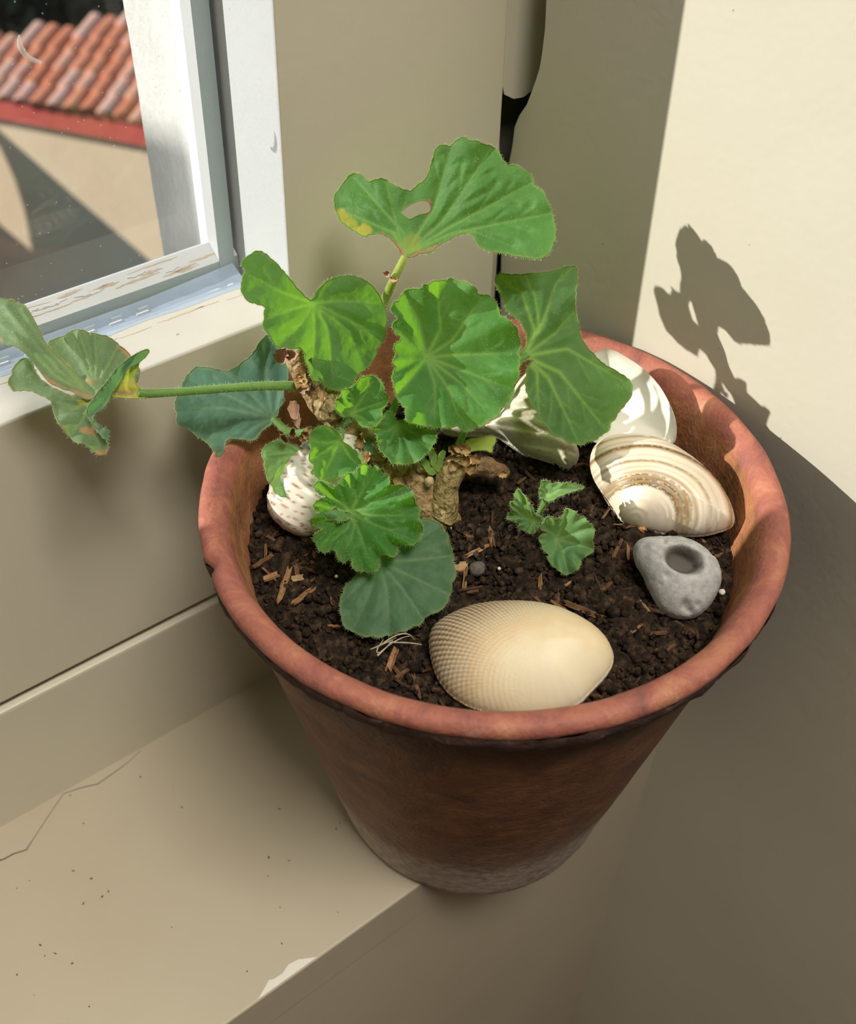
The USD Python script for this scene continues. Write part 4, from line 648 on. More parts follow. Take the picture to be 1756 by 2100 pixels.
def leaf(parent, mat, sheets, name='leaf', label=None, petiole=None, pmat=None, hairs=1.0, down=0, hl=.00085):
    sheets = sheets if isinstance(sheets, list) else [sheets]; (v, f), at = join(sheets)
    p = obj(name, (v, f), mat, parent, smooth=True, attrs=at, label=label)
    mg = []; hs = []
    for s_ in sheets:
        for (a, n) in s_['loops']:
            B = s_['v'][a:a + n]; c2 = s_['pts'][a:a + n]; loop = np.vstack([B, B[:1]])
            T = np.roll(B, -1, 0) - np.roll(B, 1, 0); T /= np.linalg.norm(T, axis=1, keepdims=True); nrm = VIEW - (T @ VIEW)[:, None] * T; nrm /= np.linalg.norm(nrm, axis=1, keepdims=True); bn = np.cross(T, nrm); r_ = .00020
            ring = B[:, None] + r_ * (np.cos([0, 1.257, 2.513, 3.77, 5.027])[None, :, None] * nrm[:, None] + np.sin([0, 1.257, 2.513, 3.77, 5.027])[None, :, None] * bn[:, None]); i, j = np.meshgrid(np.arange(n), np.arange(5), indexing='ij'); i2 = (i + 1) % n
            q = np.stack([i * 5 + j, i * 5 + (j + 1) % 5, i2 * 5 + (j + 1) % 5, i2 * 5 + j], -1).reshape(-1, 4); rm_ = trimesh.Trimesh(ring.reshape(-1, 3), np.vstack([q[:, [0, 1, 2]], q[:, [0, 2, 3]]]), process=False); rm_.br = np.repeat(s_['brown'][a:a + n], 5)
            if rm_.volume < 0: rm_.invert()
            mg.append(rm_)
            if hairs and a == 0:
                tt = np.gradient(c2, axis=0); nn_ = np.stack([tt[:, 1], -tt[:, 0]], 1); nn_ /= np.linalg.norm(nn_, axis=1, keepdims=True) + 1e-9
                k = hr.integers(0, n, int(n * 2.2 * hairs)); d = nn_[k] + hr.normal(0, .35, (len(k), 2)); dW = d[:, :1] * RT - d[:, 1:] * UP + hr.normal(0, .35, (len(k), 1)) * VIEW; dW /= np.linalg.norm(dW, axis=1, keepdims=True)
                if Polygon(c2).exterior.is_ccw is False: pass
                test = shapely.contains_xy(s_['P'], *(c2[k] + nn_[k] * 3).T); dW[test] -= 2 * (dW[test] @ RT)[:, None] * RT + 2 * (dW[test] @ UP)[:, None] * UP
                l_ = hl * hr.uniform(.5, 1.25, (len(k), 1)); hs.append(np.stack([B[k], B[k] + dW * l_ * .6 + hr.normal(0, .05, (len(k), 3)) * l_, B[k] + dW * l_], 1))
        if down:
            m_ = trimesh.Trimesh(s_['v'], s_['f'], process=False); n_ = int(down * m_.area * 1e4 * 60); fi = hr.choice(len(m_.faces), n_, p=m_.area_faces / m_.area); b_ = hr.dirichlet((1, 1, 1), n_); Q = (m_.triangles[fi] * b_[:, :, None]).sum(1); N = m_.face_normals[fi]; N = N * np.sign((N @ VIEW))[:, None]
            d = N + hr.normal(0, .4, (n_, 3)); d /= np.linalg.norm(d, axis=1, keepdims=True); l_ = .0006 * hr.uniform(.5, 1.2, (n_, 1)); hs.append(np.stack([Q, Q + d * l_ * .6, Q + d * l_], 1))
    M_ = cat(*mg); n = len(M_.vertices); obj('leaf_margin', M_, mat, p, smooth=True, attrs={'vein': np.full(n, .5), 'brown': np.concatenate([q.br for q in mg]), 'yellow': np.full(n, .15)})
    if hs: curves('leaf_hairs', np.vstack(hs), .000075, HAIR, p, kind='stuff')
    if petiole is not None: stalk(p, petiole, pmat or PET)
    return p
def stalk(parent, nodes, mat, name='petiole', hairs=True, sides=14):
    """nodes: (px, py, distance, radius in px)"""
    P_ = [pt(a, b, d) for a, b, d, r_ in nodes]; R_ = [r_ * d / FPX for a, b, d, r_ in nodes]; m = tube(P_, R_, sides, rough=.04); q = obj(name, m, mat, parent, smooth=True, attrs=tube_attrs(m))
    if hairs and parent.count('/') < 3 or hairs:
        n = int(90 * (len(nodes) - 1)); fi = hr.choice(len(m.faces), n, p=m.area_faces / m.area); Q = m.triangles[fi].mean(1); N = m.face_normals[fi]; d = N + hr.normal(0, .3, (n, 3)); d /= np.linalg.norm(d, axis=1, keepdims=True); l_ = .0009 * hr.uniform(.5, 1.2, (n, 1))
        curves('petiole_hairs', np.stack([Q, Q + d * l_ * .5, Q + d * l_], 1), .00007, HAIR, parent, kind='stuff')
    return q
base_ = PX((905, 1070), ZS); plant = thing('geranium_plant', base_, 'scented geranium with scalloped velvety leaves on a thick woody stem, planted in the terracotta pot', 'plant')
# woody stem: the leaning trunk, its cut side branch, dry scales
stem = tube([pt(912, 1085, .371), pt(885, 1035, .3685), pt(850, 990, .366), pt(800, 945, .363), pt(745, 900, .360), pt(690, 850, .357), pt(655, 800, .3545), pt(628, 765, .3525), pt(602, 728, .351)], [.0072, .0068, .0062, .0058, .0056, .0060, .0062, .0050, .0034], 40, steps=110, rough=.16, seed=4)
ang_ = np.tile(np.arange(40), 110); obj('trunk', stem, BARKM, plant, smooth=True, label='thick woody leaning stem')
obj('cut_branch', tube([pt(905, 1062, .3665), pt(912, 1035, .3645), pt(915, 1000, .362), pt(925, 968, .361), pt(948, 945, .3605)], [.0058, .0050, .0046, .0046, .0040], 32, steps=60, rough=.22, seed=9), CUTW, plant, smooth=True, label='short cut side branch with a dry top')
obj('old_stub', tube([pt(955, 955, .3625), pt(1000, 958, .366), pt(1040, 975, .3685)], [.0038, .0036, .0018], 22, steps=36, rough=.5, seed=14), mottled('dead_stub', [(.25, (.09, .05, .028)), (.5, (.22, .13, .065)), (.8, (.40, .27, .15))], 350., 5., .9, 1., 900., .0012), plant, smooth=True, label='dead brown stub at the top of the side branch')
obj('bark_bump', pebble(pt(672, 838, .3495), (.0052, .0060, .0046), 12, .35), CUTW, plant, smooth=True, label='grooved olive-brown bark swelling')
for (x, y, d, r_) in [(880, 988, .3575, .0017), (682, 816, .3478, .0012), (862, 962, .3590, .0014)]: obj('leaf_scar', pebble(pt(x, y, d), (r_, r_, r_ * 1.2), int(x), .25), mottled('pale_leaf_scar', [(.3, (.45, .34, .19)), (.7, (.56, .46, .28))], 200.) if x == 880 else CUTW, plant, smooth=True)
def scale_sheet(cx_, cy_, d, w_, h_, rot, curl, seed, n=9):
    g = np.random.default_rng(seed); u, v = np.meshgrid(np.linspace(-1, 1, n), np.linspace(0, 1, n)); wid = w_ * (np.sin(np.pi * np.clip(v * .85 + .15, 0, 1)) ** .6) * (1 + .2 * g.normal(size=v.shape) * (np.abs(u) > .9))
    x = u * wid; y = -v * h_ * (1 + .12 * g.normal(size=v.shape) * (v > .9)); a = math.radians(rot); X = x * math.cos(a) - y * math.sin(a); Y = x * math.sin(a) + y * math.cos(a)
    dd = d - curl * (u ** 2 + .8 * v ** 2) + .0006 * (meshkit.noise(np.stack([u * 2, v * 3, u * 0 + seed], -1)) - .5); W = pt(cx_ + X, cy_ + Y, dd).reshape(-1, 3); i, j = np.meshgrid(np.arange(n - 1), np.arange(n - 1), indexing='ij'); q = np.stack([i * n + j, i * n + j + 1, (i + 1) * n + j + 1, (i + 1) * n + j], -1).reshape(-1, 4); return (W, q)
for k, (x, y, d, w_, h_, rot, cu, mt) in enumerate([(572, 745, .3455, 14, 34, 20, .0022, FUZZ), (585, 732, .3445, 13, 26, 75, .0018, FUZZ), (601, 822, .3478, 11, 42, 175, .0020, FUZZ), (612, 800, .3462, 13, 30, 60, .0025, FUZZ), (606, 842, .349, 8, 38, 170, .0015, FUZZ), (625, 768, .3452, 13, 30, 20, .0025, SCALE), (605, 775, .3450, 15, 30, 120, .0030, SCALE), (640, 785, .3460, 10, 24, -30, .0018, SCALE), (620, 752, .3455, 10, 22, 200, .0018, SCALE), (598, 900, .3500, 6, 24, 10, .0034, SCALE), (588, 908, .3495, 7, 20, -35, .0034, SCALE), (616, 905, .3490, 9, 26, 40, .0028, SCALE), (628, 878, .3485, 11, 30, 160, .0020, SCALE), (640, 890, .3485, 8, 24, 190, .0018, SCALE), (735, 918, .3525, 9, 30, 15, .0020, SCALE), (752, 925, .3530, 10, 34, 190, .0020, SCALE), (775, 965, .3550, 8, 26, 170, .0015, SCALE), (790, 950, .3545, 9, 30, 160, .0015, SCALE), (812, 978, .3555, 12, 34, 150, .0020, SCALE), (945, 930, .3560, 12, 30, -60, .0020, SCALE), (965, 925, .3560, 10, 38, -75, .0020, SCALE), (950, 955, .3545, 12, 26, 20, .0025, SCALE), (935, 965, .3550, 9, 24, -20, .0020, SCALE), (960, 972, .3550, 8, 26, 40, .0020, SCALE), (985, 945, .3605, 10, 26, -80, .0018, SCALE), (1040, 972, .3640, 7, 20, -100, .0015, SCALE), (918, 945, .3555, 7, 22, 60, .0020, SCALE), (790, 566, .3450, 7, 12, 40, .0012, FUZZ), (800, 573, .3450, 6, 16, 90, .0010, FUZZ), (660, 800, .3470, 8, 26, 175, .0015, SCALE)]):
    obj('dry_scale', scale_sheet(x, y, d, w_, h_, rot, cu, 40 + k), mt, plant, smooth=True)
cl_ = np.array([.0])
# A: the big topmost leaf with the hole
A_out = z4([(65, 378), (80, 345), (110, 310), (140, 262), (165, 247), (195, 248), (222, 268), (250, 295), (285, 280), (320, 273), (355, 290), (385, 318), (430, 330), (470, 345), (500, 315), (555, 275), (570, 240), (580, 195), (595, 150), (605, 110), (625, 98), (655, 100), (685, 105), (705, 80), (735, 58), (765, 58), (775, 75), (800, 72), (830, 78), (850, 92), (880, 98), (905, 105), (930, 125), (945, 155), (970, 190), (985, 205), (1020, 203), (1055, 215), (1085, 240), (1110, 265), (1122, 295), (1115, 315), (1145, 322), (1175, 350), (1195, 385), (1197, 410), (1210, 430), (1222, 470), (1230, 520), (1238, 570), (1235, 600), (1222, 615), (1218, 645), (1195, 675), (1165, 695), (1130, 697), (1080, 690), (1030, 682), (980, 672), (930, 662), (880, 655), (850, 645), (825, 615), (800, 575), (770, 557), (735, 565), (690, 585), (645, 610), (610, 630), (590, 660), (545, 665), (500, 680), (470, 690), (440, 690), (420, 675), (405, 640), (385, 610), (345, 580), (315, 563), (275, 565), (245, 572), (235, 582), (205, 570), (165, 548), (130, 525), (100, 500), (85, 470), (72, 430)])
A_hole = z4([(415, 455), (440, 430), (480, 405), (515, 390), (550, 390), (572, 405), (578, 440), (560, 460), (530, 462), (495, 475), (470, 492), (450, 485), (430, 465)])
A_c = z4([(445, 675)])[0]
sA = leaf_sheet(A_out, [(*z4([(70, 400)])[0], .3535), (*z4([(190, 260)])[0], .3500), (*z4([(230, 570)])[0], .3480), (*z4([(330, 420)])[0], .3455), (*z4([(480, 370)])[0], .3475), (*A_c, .3440), (*z4([(740, 70)])[0], .3400), (*z4([(800, 330)])[0], .3400), (*z4([(1030, 230)])[0], .3385), (*z4([(1220, 480)])[0], .3345), (*z4([(1150, 690)])[0], .3325), (*z4([(800, 570)])[0], .3420)], A_c,
    [[(*z4([(600, 420)])[0],), z4([(690, 90)])[0]], [z4([(640, 500)])[0], z4([(900, 110)])[0]], [z4([(680, 530)])[0], z4([(1110, 300)])[0]], [z4([(700, 560)])[0], z4([(1215, 460)])[0]], [z4([(430, 560)])[0], z4([(170, 270)])[0]], [z4([(400, 540)])[0], z4([(340, 290)])[0]], [z4([(380, 560)])[0], z4([(90, 440)])[0]]],
    [A_hole], .0021, .0007, 8, brown=[(*z4([(405, 640)])[0], *z4([(440, 690)])[0], 5, 1), (*z4([(470, 690)])[0], *z4([(600, 635)])[0], 3.5, 1), (*z4([(600, 635)])[0], *z4([(790, 560)])[0], 1.6, .8), (*z4([(320, 565)])[0], *z4([(400, 630)])[0], 3.5, 1), (*z4([(570, 400)])[0], *z4([(560, 460)])[0], 5, 1), (*z4([(440, 430)])[0], *z4([(550, 390)])[0], 2.2, .8)], yellow=[(*z4([(95, 480)])[0], 20, .8), (*z4([(150, 530)])[0], 22, .75), (*z4([(220, 555)])[0], 20, .85), (*z4([(480, 620)])[0], 22, .3)], seed=1)
leaf(plant, LF, sA, label='largest, topmost leaf with a torn hole', petiole=[(829, 528, .3440, 7), (818, 552, .3450, 8.5), (800, 590, .3505, 9), (782, 630, .3590, 9.5), (745, 700, .3640, 9.5), (700, 800, .3650, 10)], pmat=PETY, down=.6)
# B: two-lobed leaf left of centre
B_out = z3([(125, 210), (150, 180), (190, 145), (235, 122), (270, 128), (305, 150), (350, 190), (400, 240), (450, 300), (500, 360), (550, 420), (590, 460), (620, 480), (637, 478), (655, 430), (690, 385), (730, 345), (790, 318), (850, 302), (910, 302), (970, 315), (1030, 345), (1080, 390), (1110, 430), (1130, 480), (1150, 520), (1165, 570), (1168, 620), (1160, 665), (1165, 700), (1155, 740), (1145, 775), (1120, 800), (1100, 815), (1095, 860), (1070, 900), (1045, 945), (1000, 985), (960, 1010), (945, 1040), (935, 1080), (910, 1105), (870, 1110), (850, 1120), (820, 1120), (790, 1125), (760, 1110), (720, 1095), (705, 1075), (690, 1060), (655, 1055), (640, 1060), (625, 1020), (610, 970), (590, 920), (580, 870), (570, 835), (550, 815), (520, 820), (480, 822), (440, 812), (400, 815), (370, 800), (350, 770), (325, 720), (285, 680), (278, 640), (290, 600), (290, 560), (300, 520), (270, 512), (230, 500), (190, 490), (155, 465), (130, 430), (122, 380), (130, 330), (145, 290), (155, 255), (135, 235)])
B_c = z3([(645, 500)])[0]
sB = leaf_sheet(B_out, [(*z3([(140, 230)])[0], .3330), (*z3([(150, 450)])[0], .3320), (*z3([(400, 260)])[0], .3370), (*z3([(430, 560)])[0], .3375), (*B_c, .3445), (*z3([(300, 640)])[0], .3330), (*z3([(480, 800)])[0], .3370), (*z3([(770, 800)])[0], .3485), (*z3([(650, 1050)])[0], .3415), (*z3([(850, 1110)])[0], .3500), (*z3([(850, 320)])[0], .3475), (*z3([(1000, 600)])[0], .3510), (*z3([(1160, 650)])[0], .3560), (*z3([(1000, 960)])[0], .3545)], B_c,
    [[z3([(745, 690)])[0], z3([(790, 1100)])[0]], [z3([(900, 700)])[0], z3([(1000, 960)])[0]], [z3([(900, 620)])[0], z3([(1140, 740)])[0]], [z3([(840, 480)])[0], z3([(1130, 500)])[0]], [z3([(560, 640)])[0], z3([(400, 800)])[0]], [z3([(500, 540)])[0], z3([(290, 620)])[0]], [z3([(420, 420)])[0], z3([(150, 280)])[0]], [z3([(650, 720)])[0], z3([(630, 1020)])[0]]], (), .0011, .0005, 8, seed=2)
leaf(plant, LF, sB, label='broad two-lobed leaf left of the centre', petiole=[(644, 625, .3455, 6), (632, 665, .3495, 7), (616, 712, .3515, 8), (606, 735, .3515, 9)], pmat=PETY, down=.35)
# C: the round central leaf
C_out = z4([(545, 830), (560, 840), (590, 825), (625, 812), (650, 820), (675, 805), (710, 805), (720, 825), (750, 820), (785, 835), (810, 850), (825, 880), (830, 895), (860, 888), (895, 900), (920, 930), (935, 975), (945, 1000), (975, 1015), (1010, 1040), (1030, 1065), (1035, 1090), (1048, 1115), (1050, 1160), (1040, 1195), (1048, 1240), (1042, 1290), (1040, 1330), (1020, 1370), (1012, 1410), (1000, 1450), (975, 1475), (950, 1490), (935, 1520), (905, 1545), (880, 1550), (860, 1575), (820, 1590), (800, 1600), (765, 1612), (735, 1610), (722, 1575), (690, 1590), (650, 1585), (620, 1595), (580, 1590), (540, 1580), (500, 1580), (470, 1570), (450, 1545), (440, 1520), (455, 1500), (435, 1480), (415, 1455), (400, 1420), (385, 1385), (380, 1350), (372, 1320), (385, 1290), (395, 1270), (375, 1245), (385, 1215), (400, 1200), (385, 1170), (390, 1150), (410, 1135), (430, 1130), (415, 1110), (385, 1085), (375, 1055), (385, 1030), (405, 1010), (390, 990), (370, 970), (370, 945), (385, 930), (410, 922), (420, 895), (440, 870), (470, 862), (510, 855), (535, 855)])
C_c = z4([(555, 1220)])[0]
sC = leaf_sheet(C_out, [(*C_c, .3485), (*z4([(375, 960)])[0], .3410), (*z4([(376, 1060)])[0], .3405), (*z4([(376, 1250)])[0], .3400), (*z4([(380, 1390)])[0], .3405), (*z4([(470, 1220)])[0], .3455), (*z4([(600, 900)])[0], .3440), (*z4([(560, 835)])[0], .3405), (*z4([(760, 830)])[0], .3450), (*z4([(800, 1050)])[0], .3455), (*z4([(900, 1220)])[0], .3465), (*z4([(1045, 1180)])[0], .3450), (*z4([(1000, 1420)])[0], .3440), (*z4([(760, 1420)])[0], .3455), (*z4([(780, 1605)])[0], .3445), (*z4([(520, 1575)])[0], .3395), (*z4([(560, 1450)])[0], .3430)], C_c,
    [[z4([(510, 1010)])[0], z4([(430, 880)])[0]], [z4([(630, 1070)])[0], z4([(610, 830)])[0]], [z4([(690, 1130)])[0], z4([(850, 900)])[0]], [z4([(740, 1205)])[0], z4([(1040, 1200)])[0]], [z4([(740, 1360)])[0], z4([(900, 1540)])[0]], [z4([(600, 1370)])[0], z4([(600, 1580)])[0]], [z4([(480, 1330)])[0], z4([(395, 1410)])[0]], [z4([(490, 1130)])[0], z4([(385, 1050)])[0]], [z4([(720, 1280)])[0], z4([(1010, 1390)])[0]], [z4([(680, 1400)])[0], z4([(740, 1590)])[0]]], (), .0017, .0022, 11, seed=3, cren=2.6, cw=24)
leaf(plant, LFY, sC, label='round scalloped leaf at the centre', petiole=[(874, 733, .3490, 5), (862, 770, .3510, 6), (830, 800, .3525, 7), (810, 832, .3530, 7.5), (795, 880, .3560, 8), (782, 935, .3600, 8)], pmat=PET, down=.6)
# D: hanging leaf on the right
D_out = z4([(920, 800), (935, 780), (965, 778), (1010, 785), (1060, 782), (1120, 778), (1180, 770), (1230, 765), (1265, 748), (1310, 738), (1350, 738), (1352, 780), (1348, 850), (1345, 910), (1340, 960), (1350, 1000), (1360, 1060), (1368, 1110), (1390, 1150), (1430, 1195), (1470, 1240), (1520, 1275), (1570, 1300), (1615, 1330), (1640, 1355), (1645, 1390), (1640, 1420), (1620, 1450), (1600, 1480), (1570, 1510), (1550, 1550), (1530, 1570), (1525, 1600), (1500, 1620), (1475, 1635), (1450, 1660), (1425, 1665), (1400, 1660), (1395, 1680), (1370, 1690), (1340, 1670), (1310, 1680), (1285, 1650), (1265, 1640), (1235, 1635), (1205, 1610), (1200, 1590), (1175, 1570), (1150, 1540), (1135, 1500), (1110, 1470), (1100, 1430), (1085, 1400), (1080, 1370), (1085, 1335), (1085, 1290), (1100, 1260), (1130, 1235), (1100, 1230), (1060, 1245), (1040, 1240), (1042, 1210), (1060, 1190), (1085, 1170), (1090, 1130), (1080, 1080), (1060, 1040), (1030, 1010), (1000, 990), (970, 950), (960, 910), (945, 880), (925, 845), (918, 815)])
D_c = z4([(1075, 1215)])[0]
sD = leaf_sheet(D_out, [(*D_c, .3575), (*z4([(925, 800)])[0], .3570), (*z4([(1150, 780)])[0], .3555), (*z4([(1340, 745)])[0], .3585), (*z4([(1340, 950)])[0], .3590), (*z4([(1200, 980)])[0], .3565), (*z4([(1250, 1180)])[0], .3580), (*z4([(1630, 1380)])[0], .3600), (*z4([(1350, 1400)])[0], .3555), (*z4([(1090, 1400)])[0], .3525), (*z4([(1370, 1680)])[0], .3550)], D_c,
    [[z4([(1125, 1080)])[0], z4([(1060, 880)])[0], z4([(950, 800)])[0]], [z4([(1150, 1050)])[0], z4([(1130, 900)])[0], z4([(1080, 790)])[0]], [z4([(1175, 1020)])[0], z4([(1240, 830)])[0], z4([(1320, 750)])[0]], [z4([(1240, 1090)])[0], z4([(1335, 980)])[0]], [z4([(1300, 1175)])[0], z4([(1600, 1350)])[0]], [z4([(1260, 1300)])[0], z4([(1500, 1600)])[0]], [z4([(1200, 1330)])[0], z4([(1360, 1670)])[0]], [z4([(1140, 1300)])[0], z4([(1150, 1520)])[0]]], (), .0010, .0005, 7, seed=4, vw=4.2)
leaf(plant, LFR, sD, label='hanging leaf at the right, in front of the white shell', petiole=[(1082, 728, .3580, 8), (1066, 738, .3580, 7), (1030, 765, .3580, 6.5), (985, 820, .3580, 7), (955, 878, .3595, 7.5), (938, 925, .3605, 8)], pmat=PET, down=.25)
# E: the curled leaf reaching out to the left over the ledge
dE = lambda x, y, d: (*zE([(x, y)])[0], d)
E1 = leaf_sheet(zE([(-160, 640), (-140, 540), (-60, 490), (0, 480), (100, 492), (200, 520), (260, 545), (300, 600), (340, 670), (390, 760), (430, 850), (480, 950), (560, 1040), (640, 1120), (720, 1200), (790, 1260), (870, 1330), (940, 1400), (1000, 1450), (990, 1520), (940, 1550), (850, 1520), (760, 1450), (680, 1440), (600, 1400), (540, 1380), (470, 1310), (420, 1240), (350, 1150), (290, 1080), (250, 1040), (180, 990), (100, 960), (0, 930), (-100, 900)]), [dE(-100, 700, .3275), dE(0, 480, .3290), dE(250, 540, .3300), dE(0, 930, .3215), dE(300, 900, .3235), dE(450, 900, .3280), dE(600, 1250, .3255), dE(960, 1500, .3275), dE(450, 1290, .3215)], zE([(970, 1500)])[0],
    [[zE([(600, 1230)])[0], zE([(300, 860)])[0], zE([(60, 560)])[0]], [zE([(560, 1290)])[0], zE([(280, 1000)])[0], zE([(0, 720)])[0]], [zE([(720, 1260)])[0], zE([(420, 900)])[0], zE([(250, 600)])[0]]], (), .0013, .0002, 5, seed=5, sign=-1, cren=0, brown=[(*zE([(450, 1310)])[0], *zE([(700, 1460)])[0], 6, 1), (*zE([(760, 1450)])[0], *zE([(960, 1530)])[0], 5, .9), (*zE([(-20, 930)])[0], 9, .9)])
E2 = leaf_sheet(zE([(500, 960), (540, 920), (620, 895), (700, 860), (780, 815), (830, 805), (890, 820), (960, 850), (1050, 860), (1140, 880), (1200, 920), (1260, 970), (1310, 1010), (1380, 1080), (1440, 1150), (1480, 1230), (1470, 1330), (1430, 1380), (1330, 1400), (1220, 1420), (1120, 1460), (1020, 1490), (980, 1500), (900, 1420), (800, 1300), (700, 1200), (600, 1090)]), [dE(500, 960, .3340), dE(830, 810, .3390), dE(1200, 920, .3395), dE(1460, 1250, .3370), dE(1380, 1090, .3385), dE(980, 1490, .3285), dE(900, 1150, .3350), dE(700, 1150, .3330)], zE([(1010, 1480)])[0],
    [[zE([(880, 1150)])[0], zE([(700, 900)])[0]], [zE([(960, 1200)])[0], zE([(830, 830)])[0]], [zE([(1020, 1180)])[0], zE([(1000, 870)])[0]], [zE([(1100, 1250)])[0], zE([(1250, 980)])[0]]], (), .0017, .0002, 6, seed=6, sign=-1, brown=[(*zE([(1260, 990)])[0], *zE([(1370, 1080)])[0], 5, 1), (*zE([(920, 1340)])[0], *zE([(970, 1360)])[0], 4.5, 1), (*zE([(680, 1140)])[0], *zE([(730, 1190)])[0], 2.5, .8)])
E3 = leaf_sheet(zE([(380, 1270), (430, 1330), (520, 1410), (620, 1450), (700, 1490), (800, 1530), (900, 1560), (980, 1560), (1000, 1620), (990, 1700), (1010, 1780), (1060, 1850), (1120, 1900), (1145, 2000), (1130, 2110), (1080, 2140), (1020, 2120), (960, 2060), (900, 2020), (820, 2000), (760, 1960), (700, 1900), (670, 1840), (620, 1790), (580, 1720), (570, 1650), (545, 1560), (500, 1530), (420, 1490), (350, 1460), (260, 1440), (200, 1450), (130, 1450), (85, 1380), (100, 1330), (130, 1290), (130, 1230), (180, 1160), (250, 1110), (310, 1110), (350, 1190)]), [dE(100, 1380, .3240), dE(280, 1120, .3275), dE(400, 1350, .3255), dE(600, 1500, .3245), dE(950, 1570, .3285), dE(700, 1700, .3225), dE(1000, 1800, .3255), dE(1090, 2120, .3215), dE(650, 1830, .3200)], zE([(990, 1560)])[0],
    [[zE([(800, 1650)])[0], zE([(600, 1720)])[0]], [zE([(880, 1750)])[0], zE([(760, 1940)])[0]], [zE([(960, 1800)])[0], zE([(1080, 2110)])[0]]], (), .0010, .0009, 9, seed=7, brown=[(*zE([(870, 1870)])[0], *zE([(1020, 1880)])[0], 8, 1), (*zE([(1040, 2110)])[0], *zE([(1120, 2110)])[0], 7, 1), (*zE([(680, 1840)])[0], 4, .8)], yellow=[(*zE([(850, 1560)])[0], *zE([(960, 1580)])[0], 8, .6)])
E5 = leaf_sheet(zE([(1570, 1015), (1582, 1040), (1545, 1090), (1500, 1130), (1440, 1170), (1380, 1200), (1330, 1240), (1300, 1310), (1260, 1380), (1220, 1430), (1190, 1470), (1165, 1530), (1140, 1580), (1100, 1630), (1050, 1665), (1005, 1690), (980, 1740), (1010, 1790), (1060, 1830), (1110, 1860), (1150, 1862), (1145, 1920), (1142, 1990), (1080, 1930), (1000, 1830), (930, 1720), (918, 1670), (940, 1610), (1000, 1520), (1060, 1440), (1110, 1390), (1170, 1310), (1230, 1220), (1300, 1160), (1380, 1100), (1450, 1060), (1520, 1025)]), [dE(1570, 1025, .3250), dE(1400, 1120, .3230), dE(1200, 1350, .3215), dE(1000, 1600, .3205), dE(1100, 1600, .3230), dE(950, 1700, .3200), dE(1140, 1900, .3205), dE(1300, 1300, .3245)], zE([(1200, 1440)])[0], [], (), 0, .0004, 16, seed=8, cren=.8, cw=9)
E6 = leaf_sheet(zE([(1330, 1180), (1400, 1150), (1480, 1130), (1458, 1220), (1425, 1300), (1430, 1370), (1480, 1430), (1540, 1460), (1540, 1530), (1450, 1535), (1300, 1525), (1190, 1515), (1150, 1530), (1200, 1440), (1270, 1370), (1300, 1290)]), [dE(1470, 1140, .3275), dE(1400, 1300, .3280), dE(1500, 1500, .3285), dE(1200, 1500, .3265), dE(1290, 1350, .3262)], zE([(1500, 1490)])[0], [[zE([(1350, 1450)])[0], zE([(1380, 1200)])[0]]], (), .0008, 0, seed=9, cren=0, yellow=[(*zE([(1420, 1450)])[0], 30, .9), (*zE([(1300, 1420)])[0], 22, .6)], brown=[(*zE([(1250, 1475)])[0], *zE([(1400, 1480)])[0], 5, 1)])
# its two visible faces: grey-green woolly undersides and the greener upper face
leaf(plant, LFU, [E1, E2], label='curled leaf over the window ledge, woolly grey-green underside', hairs=.7, down=1.2)
leaf(plant, LFU, E3, label='drooping lower lobe of the curled leaf, with a brown tip', hairs=.7, down=.5)
leaf(plant, LFB, E5, label='rolled bluish-green edge of the curled leaf', hairs=.6)
leaf(plant, PETY, E6, label='yellow-green base of the curled leaf', hairs=.5, petiole=[(284, 806, .3285, 9.5), (310, 807, .3300, 9), (360, 804, .3330, 8.5), (430, 799, .3370, 8.5), (510, 793, .3410, 9), (570, 791, .3445, 9.5), (625, 792, .3490, 11)], pmat=PET)
# F: shaded leaf behind, over the rim
F_out = z2([(1060, 870), (1080, 830), (1110, 800), (1140, 770), (1190, 775), (1250, 785), (1310, 800), (1350, 790), (1400, 750), (1450, 720), (1480, 680), (1510, 630), (1550, 580), (1590, 620), (1620, 680), (1660, 720), (1680, 820), (1660, 880), (1640, 930), (1660, 960), (1620, 1010), (1610, 1060), (1570, 1110), (1520, 1140), (1490, 1190), (1450, 1200), (1400, 1190), (1350, 1185), (1315, 1190), (1305, 1240), (1285, 1280), (1270, 1295), (1250, 1270), (1230, 1240), (1210, 1210), (1170, 1190), (1120, 1150), (1085, 1120), (1050, 1115), (1025, 1090), (1030, 1050), (1015, 1000), (1020, 960), (1050, 930)])
F_c = z2([(1590, 1070)])[0]; dF = lambda x, y, d: (*z2([(x, y)])[0], d)
sF = leaf_sheet(F_out, [dF(1590, 1070, .3650), dF(1030, 1000, .3600), dF(1100, 800, .3680), dF(1550, 590, .3725), dF(1350, 800, .3690), dF(1300, 980, .3645), dF(1600, 750, .3700), dF(1260, 1280, .3570), dF(1480, 1190, .3610), dF(1640, 900, .3655)], F_c, [[z2([(1300, 1010)])[0], z2([(1030, 1010)])[0]], [z2([(1350, 950)])[0], z2([(1090, 840)])[0]], [z2([(1430, 900)])[0], z2([(1280, 790)])[0]], [z2([(1540, 880)])[0], z2([(1540, 640)])[0]], [z2([(1400, 1100)])[0], z2([(1200, 1180)])[0]], [z2([(1480, 1120)])[0], z2([(1280, 1280)])[0]]], (), .0012, .0010, 10, seed=10)
leaf(plant, LFB, sF, label='bluish-green shaded leaf at the back, over the rim', petiole=[(561, 857, .3650, 7), (578, 875, .3648, 8), (605, 888, .3640, 8), (640, 880, .3620, 8)], pmat=PET, hairs=.6)
